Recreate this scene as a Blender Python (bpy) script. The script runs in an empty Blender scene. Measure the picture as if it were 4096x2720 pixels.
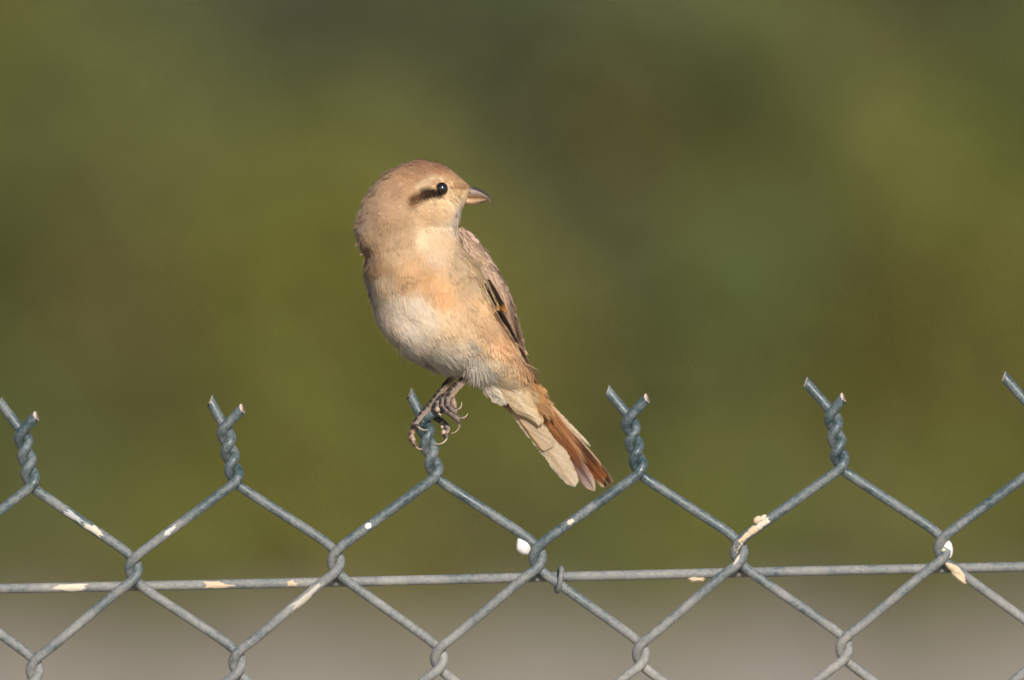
import bpy, math, random
import numpy as np
from mathutils import Vector, Matrix, noise
from mathutils.bvhtree import BVHTree

random.seed(7)
rng = np.random.default_rng(11)
scene = bpy.context.scene
COL = scene.collection

# ------------------------------------------------------------------ camera
CAM_Z, DIST, FOC = 1.70, 6.2, 500.0
PITCH = -0.0226
cam_d = bpy.data.cameras.new('camera')
cam_d.lens = FOC
cam_d.sensor_width = 36.0
cam_d.clip_start = 0.1
cam_d.clip_end = 2000.0
cam_d.dof.use_dof = True
cam_d.dof.focus_distance = DIST - 0.012
cam_d.dof.aperture_fstop = 6.5
cam = bpy.data.objects.new('camera', cam_d)
COL.objects.link(cam)
cam.location = (0.0, -DIST, CAM_Z)
cam.rotation_euler = (math.pi / 2 + PITCH, 0, 0)
scene.camera = cam

# ------------------------------------------------------------------ sky + sun
SUN_EL, SUN_AZ = math.radians(26), math.radians(13)      # azimuth: to the right of straight behind the camera
sun_dir = Vector((math.sin(SUN_AZ) * math.cos(SUN_EL), -math.cos(SUN_AZ) * math.cos(SUN_EL), math.sin(SUN_EL)))
world = bpy.data.worlds.new('World')
scene.world = world
world.use_nodes = True
wn = world.node_tree
sky = wn.nodes.new('ShaderNodeTexSky')
sky.sky_type = 'NISHITA'
sky.sun_disc = False
sky.sun_elevation = SUN_EL
sky.sun_rotation = math.atan2(sun_dir.x, sun_dir.y)
bg = wn.nodes['Background']
wn.links.new(sky.outputs['Color'], bg.inputs['Color'])
bg.inputs['Strength'].default_value = 0.095
sun_d = bpy.data.lights.new('sun', 'SUN')
sun_d.energy = 4.4
sun_d.angle = math.radians(0.53)
sun_d.color = (1.0, 0.92, 0.82)
sun = bpy.data.objects.new('sun', sun_d)
COL.objects.link(sun)
sun.rotation_euler = sun_dir.to_track_quat('Z', 'Y').to_euler()
sun.location = (3, -5, 8)

scene.view_settings.view_transform = 'Standard'
scene.view_settings.look = 'None'
scene.view_settings.exposure = 0.32
scene.view_settings.gamma = 1.0
scene.render.engine = 'CYCLES'
scene.cycles.use_denoising = True
scene.cycles.max_bounces = 6
scene.cycles.transparent_max_bounces = 4

# ------------------------------------------------------------------ pixel -> place
S = 36.0 / FOC * DIST / 4096.0            # metres per photograph pixel at the fence
cp, sp = math.cos(PITCH), math.sin(PITCH)

def P(px, py, dep=0.0):
    """point on the vertical plane y = dep seen through photograph pixel (px, py)"""
    u = (px - 2048.0) / 4096.0 * 36.0 / FOC
    v = (1360.0 - py) / 4096.0 * 36.0 / FOC
    d = Vector((u, cp - v * sp, sp + v * cp))
    t = (dep + DIST) / d.y
    return Vector((0, -DIST, CAM_Z)) + d * t

def PA(a, dep):
    """numpy version: a (n,2) pixels, dep (n,) -> (n,3)"""
    a = np.asarray(a, float)
    u = (a[:, 0] - 2048.0) / 4096.0 * 36.0 / FOC
    v = (1360.0 - a[:, 1]) / 4096.0 * 36.0 / FOC
    d = np.stack([u, cp - v * sp, sp + v * cp], 1)
    t = (np.asarray(dep) + DIST) / d[:, 1]
    return np.array([0, -DIST, CAM_Z]) + d * t[:, None]

def to_px(p):
    """(n,3) world -> (n,2) photograph pixels"""
    q = p - np.array([0, -DIST, CAM_Z])
    fwd = q[:, 1] * cp + q[:, 2] * sp
    up = -q[:, 1] * sp + q[:, 2] * cp
    k = 4096.0 * FOC / 36.0
    return np.stack([2048 + q[:, 0] / fwd * k, 1360 - up / fwd * k], 1)

Z5 = lambda x, y: (1400 + x / 1.12, 600 + y / 1.12)          # enlargements used while measuring
Z1 = lambda x, y: (1380 + x / 3.689, 600 + y / 3.689)
Z4 = lambda x, y: (1560 + x / 3.7325, 1420 + y / 3.7325)
ZW = lambda x, y: (1880 + x / 2.8, 1000 + y / 2.8)
ZT = lambda x, y: (1900 + x / 3.137, 1500 + y / 3.137)

def lin(c):
    c = np.asarray(c, float) / 255.0
    return np.where(c <= 0.04045, c / 12.92, ((c + 0.055) / 1.055) ** 2.4)

# ------------------------------------------------------------------ helpers
def empty(name, loc):
    o = bpy.data.objects.new(name, None)
    o.empty_display_size = 0.02
    o.location = loc
    COL.objects.link(o)
    return o

def tag(o, label=None, cat=None, group=None, kind=None):
    if label: o['label'] = label
    if cat: o['category'] = cat
    if group: o['group'] = group
    if kind: o['kind'] = kind
    return o

def mesh_obj(name, verts, faces, mats, parent=None, col=None, fmat=None, normals=None, uv=None, smooth=True):
    """verts (n,3) array, faces: list of index tuples OR list of int arrays (k,3)/(k,4)"""
    me = bpy.data.meshes.new(name)
    verts = np.asarray(verts, np.float32)
    if len(faces) and isinstance(faces[0], np.ndarray) and faces[0].ndim == 2:
        loops = np.concatenate([f.ravel() for f in faces]).astype(np.int32)
        tot = np.concatenate([np.full(len(f), f.shape[1], np.int32) for f in faces])
        start = np.concatenate([[0], np.cumsum(tot)[:-1]]).astype(np.int32)
        me.vertices.add(len(verts)); me.vertices.foreach_set('co', verts.ravel())
        me.loops.add(len(loops)); me.loops.foreach_set('vertex_index', loops)
        me.polygons.add(len(tot)); me.polygons.foreach_set('loop_start', start)
        me.update(calc_edges=True)
    else:
        me.from_pydata([tuple(v) for v in verts], [], faces)
        me.update()
    if smooth:
        me.polygons.foreach_set('use_smooth', np.ones(len(me.polygons), bool))
    if col is not None:
        a = me.attributes.new('Col', 'FLOAT_COLOR', 'POINT')
        c4 = np.ones((len(verts), 4), np.float32); c4[:, :3] = col
        a.data.foreach_set('color', c4.ravel())
    if uv is not None:
        ul = me.uv_layers.new(name='UVMap')
        li = np.zeros(len(me.loops), np.int32); me.loops.foreach_get('vertex_index', li)
        ul.data.foreach_set('uv', np.asarray(uv, np.float32)[li].ravel())
    for m in (mats if isinstance(mats, (list, tuple)) else [mats]):
        me.materials.append(m)
    if fmat is not None:
        me.polygons.foreach_set('material_index', np.asarray(fmat, np.int32))
    if normals is not None:
        me.normals_split_custom_set_from_vertices([tuple(n) for n in normals])
    o = bpy.data.objects.new(name, me)
    COL.objects.link(o)
    if parent is not None:
        o.parent = parent
        bpy.context.view_layer.update()
        o.matrix_parent_inverse = parent.matrix_world.inverted()
    return o

def catmull(pts, n):
    pts = np.asarray(pts, float)
    p = np.vstack([2 * pts[0] - pts[1], pts, 2 * pts[-1] - pts[-2]])
    out = []
    for i in range(1, len(p) - 2):
        t = np.linspace(0, 1, n, endpoint=False)[:, None]
        a, b, c, d = p[i - 1], p[i], p[i + 1], p[i + 2]
        out.append(0.5 * ((2 * b) + (-a + c) * t + (2 * a - 5 * b + 4 * c - d) * t ** 2 + (-a + 3 * b - 3 * c + d) * t ** 3))
    out.append(pts[-1:])
    return np.vstack(out)

def tube(path, rad, sides=12, cap=True, cut0=None, cut1=None, ripple=None):
    """path (n,3), rad scalar or (n,) -> verts, quad array, cap faces list, ring param arrays"""
    path = np.asarray(path, float)
    n = len(path)
    rad = np.broadcast_to(np.asarray(rad, float), (n,))
    T = np.gradient(path, axis=0)
    T /= np.linalg.norm(T, axis=1)[:, None] + 1e-12
    u = np.cross(T[0], [0, 0, 1.0])
    if np.linalg.norm(u) < 1e-3: u = np.cross(T[0], [0, 1.0, 0])
    u /= np.linalg.norm(u)
    vs = []
    ang = np.linspace(0, 2 * math.pi, sides, endpoint=False)
    for i in range(n):
        u = u - T[i] * np.dot(u, T[i]); u /= np.linalg.norm(u)
        w = np.cross(T[i], u)
        ring = path[i] + rad[i] * (np.cos(ang)[:, None] * u + np.sin(ang)[:, None] * w)
        for which, cut in ((0, cut0), (n - 1, cut1)):
            if cut is not None and i == which:
                cn = np.asarray(cut, float); cn /= np.linalg.norm(cn)
                den = np.dot(T[i], cn)
                ring = ring + np.outer(-((ring - path[i]) @ cn) / den, T[i])
        vs.append(ring)
    V = np.vstack(vs)
    i = np.arange(n - 1)[:, None] * sides
    j = np.arange(sides)[None, :]
    k = (j + 1) % sides
    Q = np.stack([i + j, i + k, i + sides + k, i + sides + j], -1).reshape(-1, 4)
    caps = []
    if cap:
        caps = [np.arange(sides)[::-1].reshape(1, -1), (np.arange(sides) + (n - 1) * sides).reshape(1, -1)]
    return V, Q, caps

def nodes_of(name):
    m = bpy.data.materials.new(name)
    m.use_nodes = True
    nt = m.node_tree
    return m, nt, nt.nodes['Principled BSDF']

def N(nt, typ, **kw):
    n = nt.nodes.new(typ)
    for k, v in kw.items():
        if k in n.inputs.keys(): n.inputs[k].default_value = v
        else: setattr(n, k, v)
    return n

def ramp(nt, stops):
    r = nt.nodes.new('ShaderNodeValToRGB')
    e = r.color_ramp.elements
    while len(e) < len(stops): e.new(0.5)
    for k, (p, c) in enumerate(stops):
        e[k].position = p
        e[k].color = (*c, 1) if len(c) == 3 else c
    return r

def attr_mat(name, rough=0.75, spec=0.25, noise_scale=None, noise_amt=0.25, sheen=0.0, trans=0.0, streak=None):
    """colour from the vertex attribute Col, varied by fine procedural noise"""
    m, nt, b = nodes_of(name)
    a = N(nt, 'ShaderNodeAttribute', attribute_name='Col')
    out = a.outputs['Color']
    if noise_scale or streak:
        tc = N(nt, 'ShaderNodeTexCoord')
        nz = N(nt, 'ShaderNodeTexNoise', Detail=3.0)
        if streak:
            mp = N(nt, 'ShaderNodeMapping')
            mp.inputs['Scale'].default_value = streak
            nt.links.new(tc.outputs['UV'], mp.inputs['Vector'])
            nt.links.new(mp.outputs['Vector'], nz.inputs['Vector'])
            nz.inputs['Scale'].default_value = 1.0
        else:
            nt.links.new(tc.outputs['Object'], nz.inputs['Vector'])
            nz.inputs['Scale'].default_value = noise_scale
        mr = N(nt, 'ShaderNodeMapRange')
        mr.inputs['From Min'].default_value = 0.3; mr.inputs['From Max'].default_value = 0.7
        mr.inputs['To Min'].default_value = 1 - noise_amt; mr.inputs['To Max'].default_value = 1 + noise_amt
        nt.links.new(nz.outputs['Fac'], mr.inputs['Value'])
        mx = N(nt, 'ShaderNodeVectorMath', operation='SCALE')
        nt.links.new(out, mx.inputs[0]); nt.links.new(mr.outputs['Result'], mx.inputs['Scale'])
        out = mx.outputs['Vector']
    nt.links.new(out, b.inputs['Base Color'])
    b.inputs['Roughness'].default_value = rough
    b.inputs['Specular IOR Level'].default_value = spec
    if sheen: 
        b.inputs['Sheen Weight'].default_value = sheen
        b.inputs['Sheen Roughness'].default_value = 0.5
    if trans:
        tr = N(nt, 'ShaderNodeBsdfTranslucent')
        nt.links.new(out, tr.inputs['Color'])
        ms = N(nt, 'ShaderNodeMixShader'); ms.inputs['Fac'].default_value = trans
        o = nt.nodes['Material Output']
        nt.links.new(b.outputs[0], ms.inputs[1]); nt.links.new(tr.outputs[0], ms.inputs[2])
        nt.links.new(ms.outputs[0], o.inputs['Surface'])
    return m

# ------------------------------------------------------------------ ground
def make_ground():
    m, nt, b = nodes_of('sandy_soil')
    tc = N(nt, 'ShaderNodeTexCoord')
    n1 = N(nt, 'ShaderNodeTexNoise', Scale=0.8, Detail=6.0)
    n2 = N(nt, 'ShaderNodeTexNoise', Scale=30.0, Detail=8.0)
    nt.links.new(tc.outputs['Object'], n1.inputs['Vector']); nt.links.new(tc.outputs['Object'], n2.inputs['Vector'])
    ad = N(nt, 'ShaderNodeMath', operation='ADD'); 
    nt.links.new(n1.outputs['Fac'], ad.inputs[0]); nt.links.new(n2.outputs['Fac'], ad.inputs[1])
    hf = N(nt, 'ShaderNodeMath', operation='MULTIPLY'); hf.inputs[1].default_value = 0.5
    nt.links.new(ad.outputs[0], hf.inputs[0])
    r = ramp(nt, [(0.3, (0.30, 0.255, 0.198)), (0.5, (0.36, 0.312, 0.248)), (0.72, (0.42, 0.37, 0.30))])
    nt.links.new(hf.outputs[0], r.inputs['Fac']); nt.links.new(r.outputs['Color'], b.inputs['Base Color'])
    b.inputs['Roughness'].default_value = 0.95
    b.inputs['Specular IOR Level'].default_value = 0.1
    bp = N(nt, 'ShaderNodeBump', Strength=0.6, Distance=0.03)
    nt.links.new(n2.outputs['Fac'], bp.inputs['Height']); nt.links.new(bp.outputs['Normal'], b.inputs['Normal'])
    n = 90
    xs = np.sinh(np.linspace(-1, 1, n) * 4) / math.sinh(4) * 600
    ys = 20 + np.sinh(np.linspace(-1, 1, n) * 4) / math.sinh(4) * 600
    X, Y = np.meshgrid(xs, ys)
    Zg = 0.03 * np.sin(X * 0.9 + 1) * np.sin(Y * 0.6) + 0.02 * np.sin(X * 2.1 + Y * 1.3)
    Zg *= np.clip((np.abs(Y) - 1.0) / 4, 0, 1)
    V = np.stack([X.ravel(), Y.ravel(), Zg.ravel()], 1)
    i = (np.arange(n - 1)[:, None] * n + np.arange(n - 1)[None, :]).ravel()
    Q = np.stack([i, i + 1, i + n + 1, i + n], 1)
    g = mesh_obj('ground', V, [Q], m)
    tag(g, kind='structure')
make_ground()

# ------------------------------------------------------------------ shrubs far behind the fence
bark_m, nt, b = nodes_of('shrub_bark')
nz = N(nt, 'ShaderNodeTexNoise', Scale=40.0, Detail=5.0)
r = ramp(nt, [(0.35, (0.07, 0.05, 0.035)), (0.65, (0.17, 0.135, 0.10))])
nt.links.new(nz.outputs['Fac'], r.inputs['Fac']); nt.links.new(r.outputs['Color'], b.inputs['Base Color'])
b.inputs['Roughness'].default_value = 0.9
leaf_m = attr_mat('shrub_leaf', rough=0.55, spec=0.3, trans=0.3)

def shrub(name, x, y, w, h, col, label, cat='shrub', group=None, nleaf=18000, clumps=34, leaf=0.075, seed=0, var=0.22):
    r = np.random.default_rng(seed + 100)
    root = empty(name, (x, y, 0))
    # clump centres through an egg-shaped crown reaching nearly to the ground
    cs = []
    while len(cs) < clumps:
        p = r.uniform(-1, 1, 3)
        if 0.25 < np.linalg.norm(p) < 1.0:
            cs.append([p[0] * w * 0.5 * 0.80, p[1] * w * 0.5 * 0.80, h * 0.50 + p[2] * h * 0.46])
    cs = np.array(cs)
    cr = r.uniform(0.19, 0.32, clumps) * min(w, h) * 0.8
    # trunk with limbs to some clumps
    Vs, Qs, off = [], [], 0
    for k in range(min(12, clumps)):
        c = cs[k]
        b0 = np.array([r.normal(0, 0.05), r.normal(0, 0.05), -0.05])
        mid = b0 * 0.5 + np.array([c[0] * 0.35, c[1] * 0.35, c[2] * 0.5]) + r.normal(0, 0.04, 3)
        path = catmull([b0, mid, c], 6)
        V, Q, caps = tube(path, np.linspace(0.045, 0.009, len(path)) * (0.7 + 0.1 * w), 7, cap=False)
        Vs.append(V); Qs.append(Q + off); off += len(V)
    mesh_obj('trunk', np.vstack(Vs) + np.array([x, y, 0]), [np.vstack(Qs)], bark_m, root)
    # leaves: small pointed blades gathered round the clumps
    k = r.integers(0, clumps, nleaf)
    d = r.normal(size=(nleaf, 3)); d /= np.linalg.norm(d, axis=1)[:, None]
    rad = cr[k] * (r.uniform(0, 1, nleaf) ** 0.45) * (1 + 0.25 * r.normal(size=nleaf) * 0.5)
    c = cs[k] + d * rad[:, None]
    c[:, 2] = np.maximum(c[:, 2], 0.03)
    ax = d * 0.6 + r.normal(size=(nleaf, 3)) * 0.7 + np.array([0, 0, 0.25]); ax /= np.linalg.norm(ax, axis=1)[:, None]
    sd = np.cross(ax, r.normal(size=(nleaf, 3))); sd /= np.linalg.norm(sd, axis=1)[:, None] + 1e-9
    L = leaf * r.uniform(0.6, 1.4, nleaf)[:, None]; W = L * 0.27
    nn = np.cross(ax, sd)
    V = np.stack([c - ax * L * 0.5, c + sd * W + nn * W * 0.25, c + ax * L * 0.5, c - sd * W + nn * W * 0.25], 1).reshape(-1, 3)
    Q = np.arange(nleaf * 4).reshape(-1, 4)
    ccol = np.asarray(col)[None, :] * (1 + var * r.normal(size=(clumps, 1)) * 0.5)
    ccol = ccol * (1 + 0.04 * r.normal(size=(clumps, 3)))
    lc = np.clip(ccol[k] * (1 + 0.25 * r.normal(size=(nleaf, 1))), 0.012, 0.5)
    mesh_obj('crown', V + np.array([x, y, 0]), [Q], leaf_m, root, col=np.repeat(lc, 4, 0), smooth=False)
    tag(root, label, cat, group)
    return root

OLIVE = (0.172, 0.184, 0.062); YEL = (0.198, 0.204, 0.048); GREY = (0.160, 0.178, 0.094); DEEP = (0.146, 0.176, 0.072)
DUST = (0.162, 0.170, 0.090)
G1 = 'shrubs growing beyond the sand'
def gx(px, Y):        # world x of photograph column px at distance y = Y
    return (px - 2048.0) / 4096.0 * 36.0 / FOC * (Y + DIST)
SH = [ # px column, y, width, height, colour, name, label
    (480, 35.6, 1.35, 1.75, OLIVE, 'olive green bushy shrub lower than its yellowish and grey-green neighbours'),
    (-420, 36.2, 1.5, 2.3, YEL, 'yellowish green shrub next to the lower olive green one'),
    (1500, 35.4, 1.2, 1.35, YEL, 'low bright yellow-green shrub standing out in front of the grey-green one'),
    (2200, 36.2, 1.45, 2.55, (0.160, 0.176, 0.084), 'grey-green shrub directly behind the perched bird'),
    (3020, 35.8, 1.15, 1.9, OLIVE, 'olive green shrub between the grey-green shrub and the tall yellow one'),
    (3820, 36.0, 1.45, 1.7, YEL, 'broad yellow-olive shrub under the darkest tall bush'),
    (4700, 36.2, 1.5, 2.2, OLIVE, 'olive shrub next to the broad yellow-olive one'),
    (900, 38.2, 1.9, 3.0, GREY, 'tall grey-green bush behind the olive green one'),
    (1750, 38.6, 1.8, 3.1, DUST, 'tall dusty brown-green bush behind the low yellow-green shrub'),
    (2750, 38.0, 1.7, 3.0, YEL, 'tall yellow-green bush rising behind the grey-green shrub'),
    (3600, 38.4, 1.8, 3.2, DUST, 'tall dark dusty bush behind the broad yellow-olive shrub'),
    (2180, 38.9, 1.8, 3.2, OLIVE, 'tall olive bush between the dusty one and the tall yellow-green one'),
    (1320, 38.9, 1.7, 3.1, DEEP, 'tall deep green bush between the grey-green and the dusty bush'),
    (-150, 38.4, 2.0, 3.1, OLIVE, 'tall olive bush behind the yellowish green shrub'),
    (4500, 38.4, 2.0, 3.1, DEEP, 'tall deep green bush behind the olive shrub beside the broad yellow-olive one'),
]
for i, (px, Y, w, h, c, lab) in enumerate(SH):
    Y -= 0.8
    shrub('shrub', gx(px, Y), Y, w, h, c, lab, 'shrub', G1, seed=i)
for i, px in enumerate((-900, 500, 1900, 3300, 4900)):
    Y = 41.0 + 0.5 * (i % 2)
    shrub('tree', gx(px, Y), Y, 3.4, 4.4, (DEEP, OLIVE, GREY, DEEP, OLIVE)[i],
          ('deep green tree behind the tall olive bush and yellowish green shrub', 'olive green tree behind the tall grey-green bush',
           'grey-green tree rising behind the tall dusty brown-green bush', 'deep green tree behind the dark dusty bush',
           'olive green tree behind the tall deep green bush')[i], 'tree', 'trees behind the shrubs', nleaf=18000, clumps=44, leaf=0.11, seed=50 + i)

LOW = [(150, 34.1, .62, .42, OLIVE, 'low olive scrub plant at the foot of the olive green shrub'), (-350, 34.0, .6, .4, OLIVE, 'low olive scrub plant at the foot of the yellowish green shrub'),
       (820, 34.0, .7, .46, YEL, 'low yellow-green scrub plant between the olive shrub and the bright yellow one'), (1330, 33.9, .6, .40, YEL, 'low yellow-green scrub plant before the bright yellow-green shrub'),
       (1830, 34.1, .66, .42, OLIVE, 'low olive scrub plant between the bright yellow-green shrub and the grey-green one'), (2380, 34.0, .7, .44, OLIVE, 'low olive scrub plant at the foot of the grey-green shrub'),
       (2900, 34.1, .62, .42, YEL, 'low yellow-green scrub plant at the foot of the middle olive shrub'), (3420, 33.9, .7, .46, OLIVE, 'low olive scrub plant between the middle olive shrub and the broad yellow-olive one'),
       (3950, 34.1, .66, .44, YEL, 'low yellow-green scrub plant at the foot of the broad yellow-olive shrub'), (4450, 34.0, .64, .42, OLIVE, 'low olive scrub plant at the foot of the olive shrub beside the broad yellow-olive one')]
LOW += [(600, 32.4, .40, .2, OLIVE, 'smallest olive tuft on the sand before the low yellow-green scrub'), (1650, 32.0, .42, .2, YEL, 'small yellow-green tuft alone on the sand'),
        (2650, 32.5, .40, .2, OLIVE, 'small olive tuft on the sand before the middle olive shrub'), (3650, 32.2, .42, .2, OLIVE, 'small olive tuft on the sand before the broad yellow-olive shrub')]
for i, (px, Y, w, h, c, lab) in enumerate(LOW):
    shrub('scrub_plant', gx(px, Y), Y, w, h, c, lab, 'plant', 'low scrub along the foot of the shrubs', nleaf=2600, clumps=14, leaf=.055, seed=80 + i)

# the row runs on to both sides of what the photograph shows
def copy_thing(o, loc, rz):
    c = o.copy(); COL.objects.link(c); c.location = loc; c.rotation_euler = (0, 0, rz)
    for ch in o.children:
        k = ch.copy(); COL.objects.link(k); k.parent = c; k.matrix_parent_inverse = ch.matrix_parent_inverse.copy()
    return c
tall = [o for o in scene.objects if o.parent is None and o.name.startswith('shrub') and o.dimensions is not None][7:13]
for k in range(16):
    sgn = -1 if k % 2 else 1
    n_ = k // 2
    c = copy_thing(tall[k % len(tall)], (sgn * (3.9 + 1.25 * n_), 36.4 + 1.3 * (n_ % 2), 0), 1.7 * k)
    c['label'] = 'tall bush in the outer stretch of the hedge row'; c['group'] = 'outer stretch of the hedge row'

# ------------------------------------------------------------------ chain-link fence
def fence_material(name, dusty):
    m, nt, b = nodes_of(name)
    tc = N(nt, 'ShaderNodeTexCoord')
    big = N(nt, 'ShaderNodeTexNoise', Scale=62.0, Detail=5.0, Roughness=0.7)
    fine = N(nt, 'ShaderNodeTexNoise', Scale=620.0, Detail=5.0, Roughness=0.7)
    for q in (big, fine): nt.links.new(tc.outputs['Object'], q.inputs['Vector'])
    geo = N(nt, 'ShaderNodeNewGeometry')
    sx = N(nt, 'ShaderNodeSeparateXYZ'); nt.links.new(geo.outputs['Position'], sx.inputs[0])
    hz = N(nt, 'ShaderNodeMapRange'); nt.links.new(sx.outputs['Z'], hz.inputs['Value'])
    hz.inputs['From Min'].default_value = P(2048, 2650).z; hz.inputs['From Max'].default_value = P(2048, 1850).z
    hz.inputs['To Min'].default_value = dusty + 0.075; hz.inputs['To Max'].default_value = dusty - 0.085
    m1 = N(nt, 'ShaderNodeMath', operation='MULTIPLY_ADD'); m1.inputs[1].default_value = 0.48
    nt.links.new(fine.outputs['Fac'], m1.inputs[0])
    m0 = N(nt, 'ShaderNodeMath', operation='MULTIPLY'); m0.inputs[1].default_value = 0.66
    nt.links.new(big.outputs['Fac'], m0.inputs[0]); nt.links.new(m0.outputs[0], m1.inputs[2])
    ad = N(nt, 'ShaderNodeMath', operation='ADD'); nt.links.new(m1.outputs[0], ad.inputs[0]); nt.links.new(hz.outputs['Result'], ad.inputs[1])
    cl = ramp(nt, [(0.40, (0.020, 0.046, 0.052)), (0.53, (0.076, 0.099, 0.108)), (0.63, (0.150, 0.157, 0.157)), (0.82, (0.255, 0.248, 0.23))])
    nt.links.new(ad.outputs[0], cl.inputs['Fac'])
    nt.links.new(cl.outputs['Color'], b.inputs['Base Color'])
    rr = ramp(nt, [(0.45, (0.33,) * 3), (0.62, (0.72,) * 3)])
    nt.links.new(ad.outputs[0], rr.inputs['Fac']); nt.links.new(rr.outputs['Color'], b.inputs['Roughness'])
    bp = N(nt, 'ShaderNodeBump', Strength=0.35, Distance=0.0004)
    nt.links.new(fine.outputs['Fac'], bp.inputs['Height']); nt.links.new(bp.outputs['Normal'], b.inputs['Normal'])
    return m
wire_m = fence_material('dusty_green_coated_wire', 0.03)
cut_m, nt, b = nodes_of('bare_cut_wire_end')
nz = N(nt, 'ShaderNodeTexNoise', Scale=900.0, Detail=3.0)
r = ramp(nt, [(0.35, (0.50, 0.26, 0.16)), (0.5, (0.66, 0.54, 0.42)), (0.7, (0.72, 0.64, 0.53))])
nt.links.new(nz.outputs['Fac'], r.inputs['Fac']); nt.links.new(r.outputs['Color'], b.inputs['Base Color'])
b.inputs['Roughness'].default_value = 0.6

WR = 20.0                                        # wire radius in photograph pixels
fence = empty('chain_link_fence', P(2048, 2310).to_tuple()[:2] + (0.0,))
tag(fence, 'dusty green coated chain-link fence with twisted barbed top ends', 'fence')

TW = {0: (126, 1948), 2: (941, 1933), 4: (1742, 1910), 6: (2556, 1896), 8: (3363, 1875)}     # twist bases, even columns
N1 = {1: (535, 2276), 3: (1344, 2246), 5: (2151, 2229), 7: (2957, 2209), 9: (3771, 2194)}
N2 = {0: (139, 2682), 2: (950, 2651), 4: (1757, 2634), 6: (2564, 2617), 8: (3378, 2595)}
TIP_L = {0: (-126, -338), 2: (-100, -329), 4: (-103, -334), 6: (-126, -334), 8: (-141, -347), 10: (-155, -350)}
TIP_R = {0: (19, -282), 2: (28, -297), 4: (34, -282), 6: (32, -301), 8: (10, -282)}
AX_T = {0: (-39, -238), 2: (-43, -241), 4: (-52, -250), 6: (-39, -243), 8: (-35, -243)}
jr = random.Random(3)
jit = {}
def node(c, r):
    """photograph pixel of lattice node (column c, half-row r); r = 0 twist bases, columns even there"""
    if r == 0 and c in TW: return TW[c]
    if r == 1 and c in N1: return N1[c]
    if r == 2 and c in N2: return N2[c]
    if (c, r) not in jit: jit[(c, r)] = (jr.uniform(-5, 5), jr.uniform(-5, 5))
    jx, jy = jit[(c, r)]
    y0 = 1948 - 8.9 * c + (0 if r == 0 else 332 + 395 * (r - 1))
    return (130 + 404 * c + 5 * r + jx, y0 + jy)

C0, C1, RMAX = -7, 17, 34
def twist(c, strand):
    """pixel path (x, y, depth px) of one strand of the twist at even column c, from base upwards to the prong tip"""
    bx, by = node(c, 0)
    ax = AX_T.get(c, (-40 + jr.uniform(-8, 8), -242))
    R = 19.0
    out = []
    n = 30
    for k in range(n + 1):
        t = k / n
        th = math.radians(90 - 540 * t) + (math.pi if strand == 'B' else 0)
        cx = bx + 2 + (ax[0] - 2) * t
        cy = by - 8 + (ax[1] + 24) * t
        env = 1.0
        out.append((cx + R * env * math.cos(th), cy + 2 * math.cos(th), -R * math.sin(th)))
    tip = (TIP_L.get(c, (-125 + jr.uniform(-15, 15), -336)) if strand == 'A' else TIP_R.get(c, (25 + jr.uniform(-12, 12), -290)))
    d = R if strand == 'A' else -R
    cross = out[-1]
    tx, ty = bx + tip[0], by + tip[1]
    for f in (0.3, 0.55, 0.8, 1.0):
        out.append((cross[0] + (tx - cross[0]) * f, cross[1] + (ty - cross[1]) * f, d * (1 + 0.5 * f)))
    return out

def wire_path(c):
    """wire zig-zagging between columns c and c+1, top to bottom; list of (x, y, depth, dense)"""
    pts = []
    D = 21.0
    top_left = (c % 2 == 0)          # twist is on the left column -> this wire is strand B ('\\' leaving to the lower right, behind)
    tc = c if top_left else c + 1
    up = twist(tc, 'B' if top_left else 'A')
    pts += up[::-1]
    bx, by = node(tc, 0)
    if top_left: pts.append((bx + 34, by + 24, D * 0.95))
    else: pts.append((bx - 34, by + 24, -D * 0.95))
    on_left = not top_left
    for r in range(1, RMAX + 1):
        cc = c if on_left else c + 1
        x, y = node(cc, r)
        s = 1 if on_left else -1     # strands lie on the s side of the node
        a = D if not on_left else -D # depth when arriving: '\\' behind, '/' in front
        loop = [(x + s * 80, y - 104, a), (x + s * 21, y - 59, a), (x - s * 6, y - 32, a * 0.72), (x - s * 17.5, y, 0),
                (x - s * 6, y + 32, -a * 0.72), (x + s * 21, y + 59, -a), (x + s * 80, y + 104, -a)]
        pts += loop
        on_left = not on_left
    return pts

WIRES = []
def build_wire(c):
    pts = np.array(wire_path(c))
    ntop = 36 + 5 + 7 * 3
    hi = catmull(pts[:ntop], 3)
    lo = catmull(pts[ntop - 1:], 2)
    pp = np.vstack([hi[:-1], lo])
    WIRES.append(pp[pp[:, 1] < 2900])
    W = PA(pp[:, :2], pp[:, 2] * S)
    keep = W[:, 2] > -0.04
    W = W[keep]
    left_top = (c % 2 == 0)
    cut = (0.84, -0.42, 0.32) if left_top else (-0.90, -0.12, 0.32)
    V, Q, caps = tube(W, WR * S, 12, True, cut0=cut)
    fm = [0] * len(Q) + [1, 0]
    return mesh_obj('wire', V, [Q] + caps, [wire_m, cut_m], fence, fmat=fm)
for c in range(C0, C1):
    build_wire(c)

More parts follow.
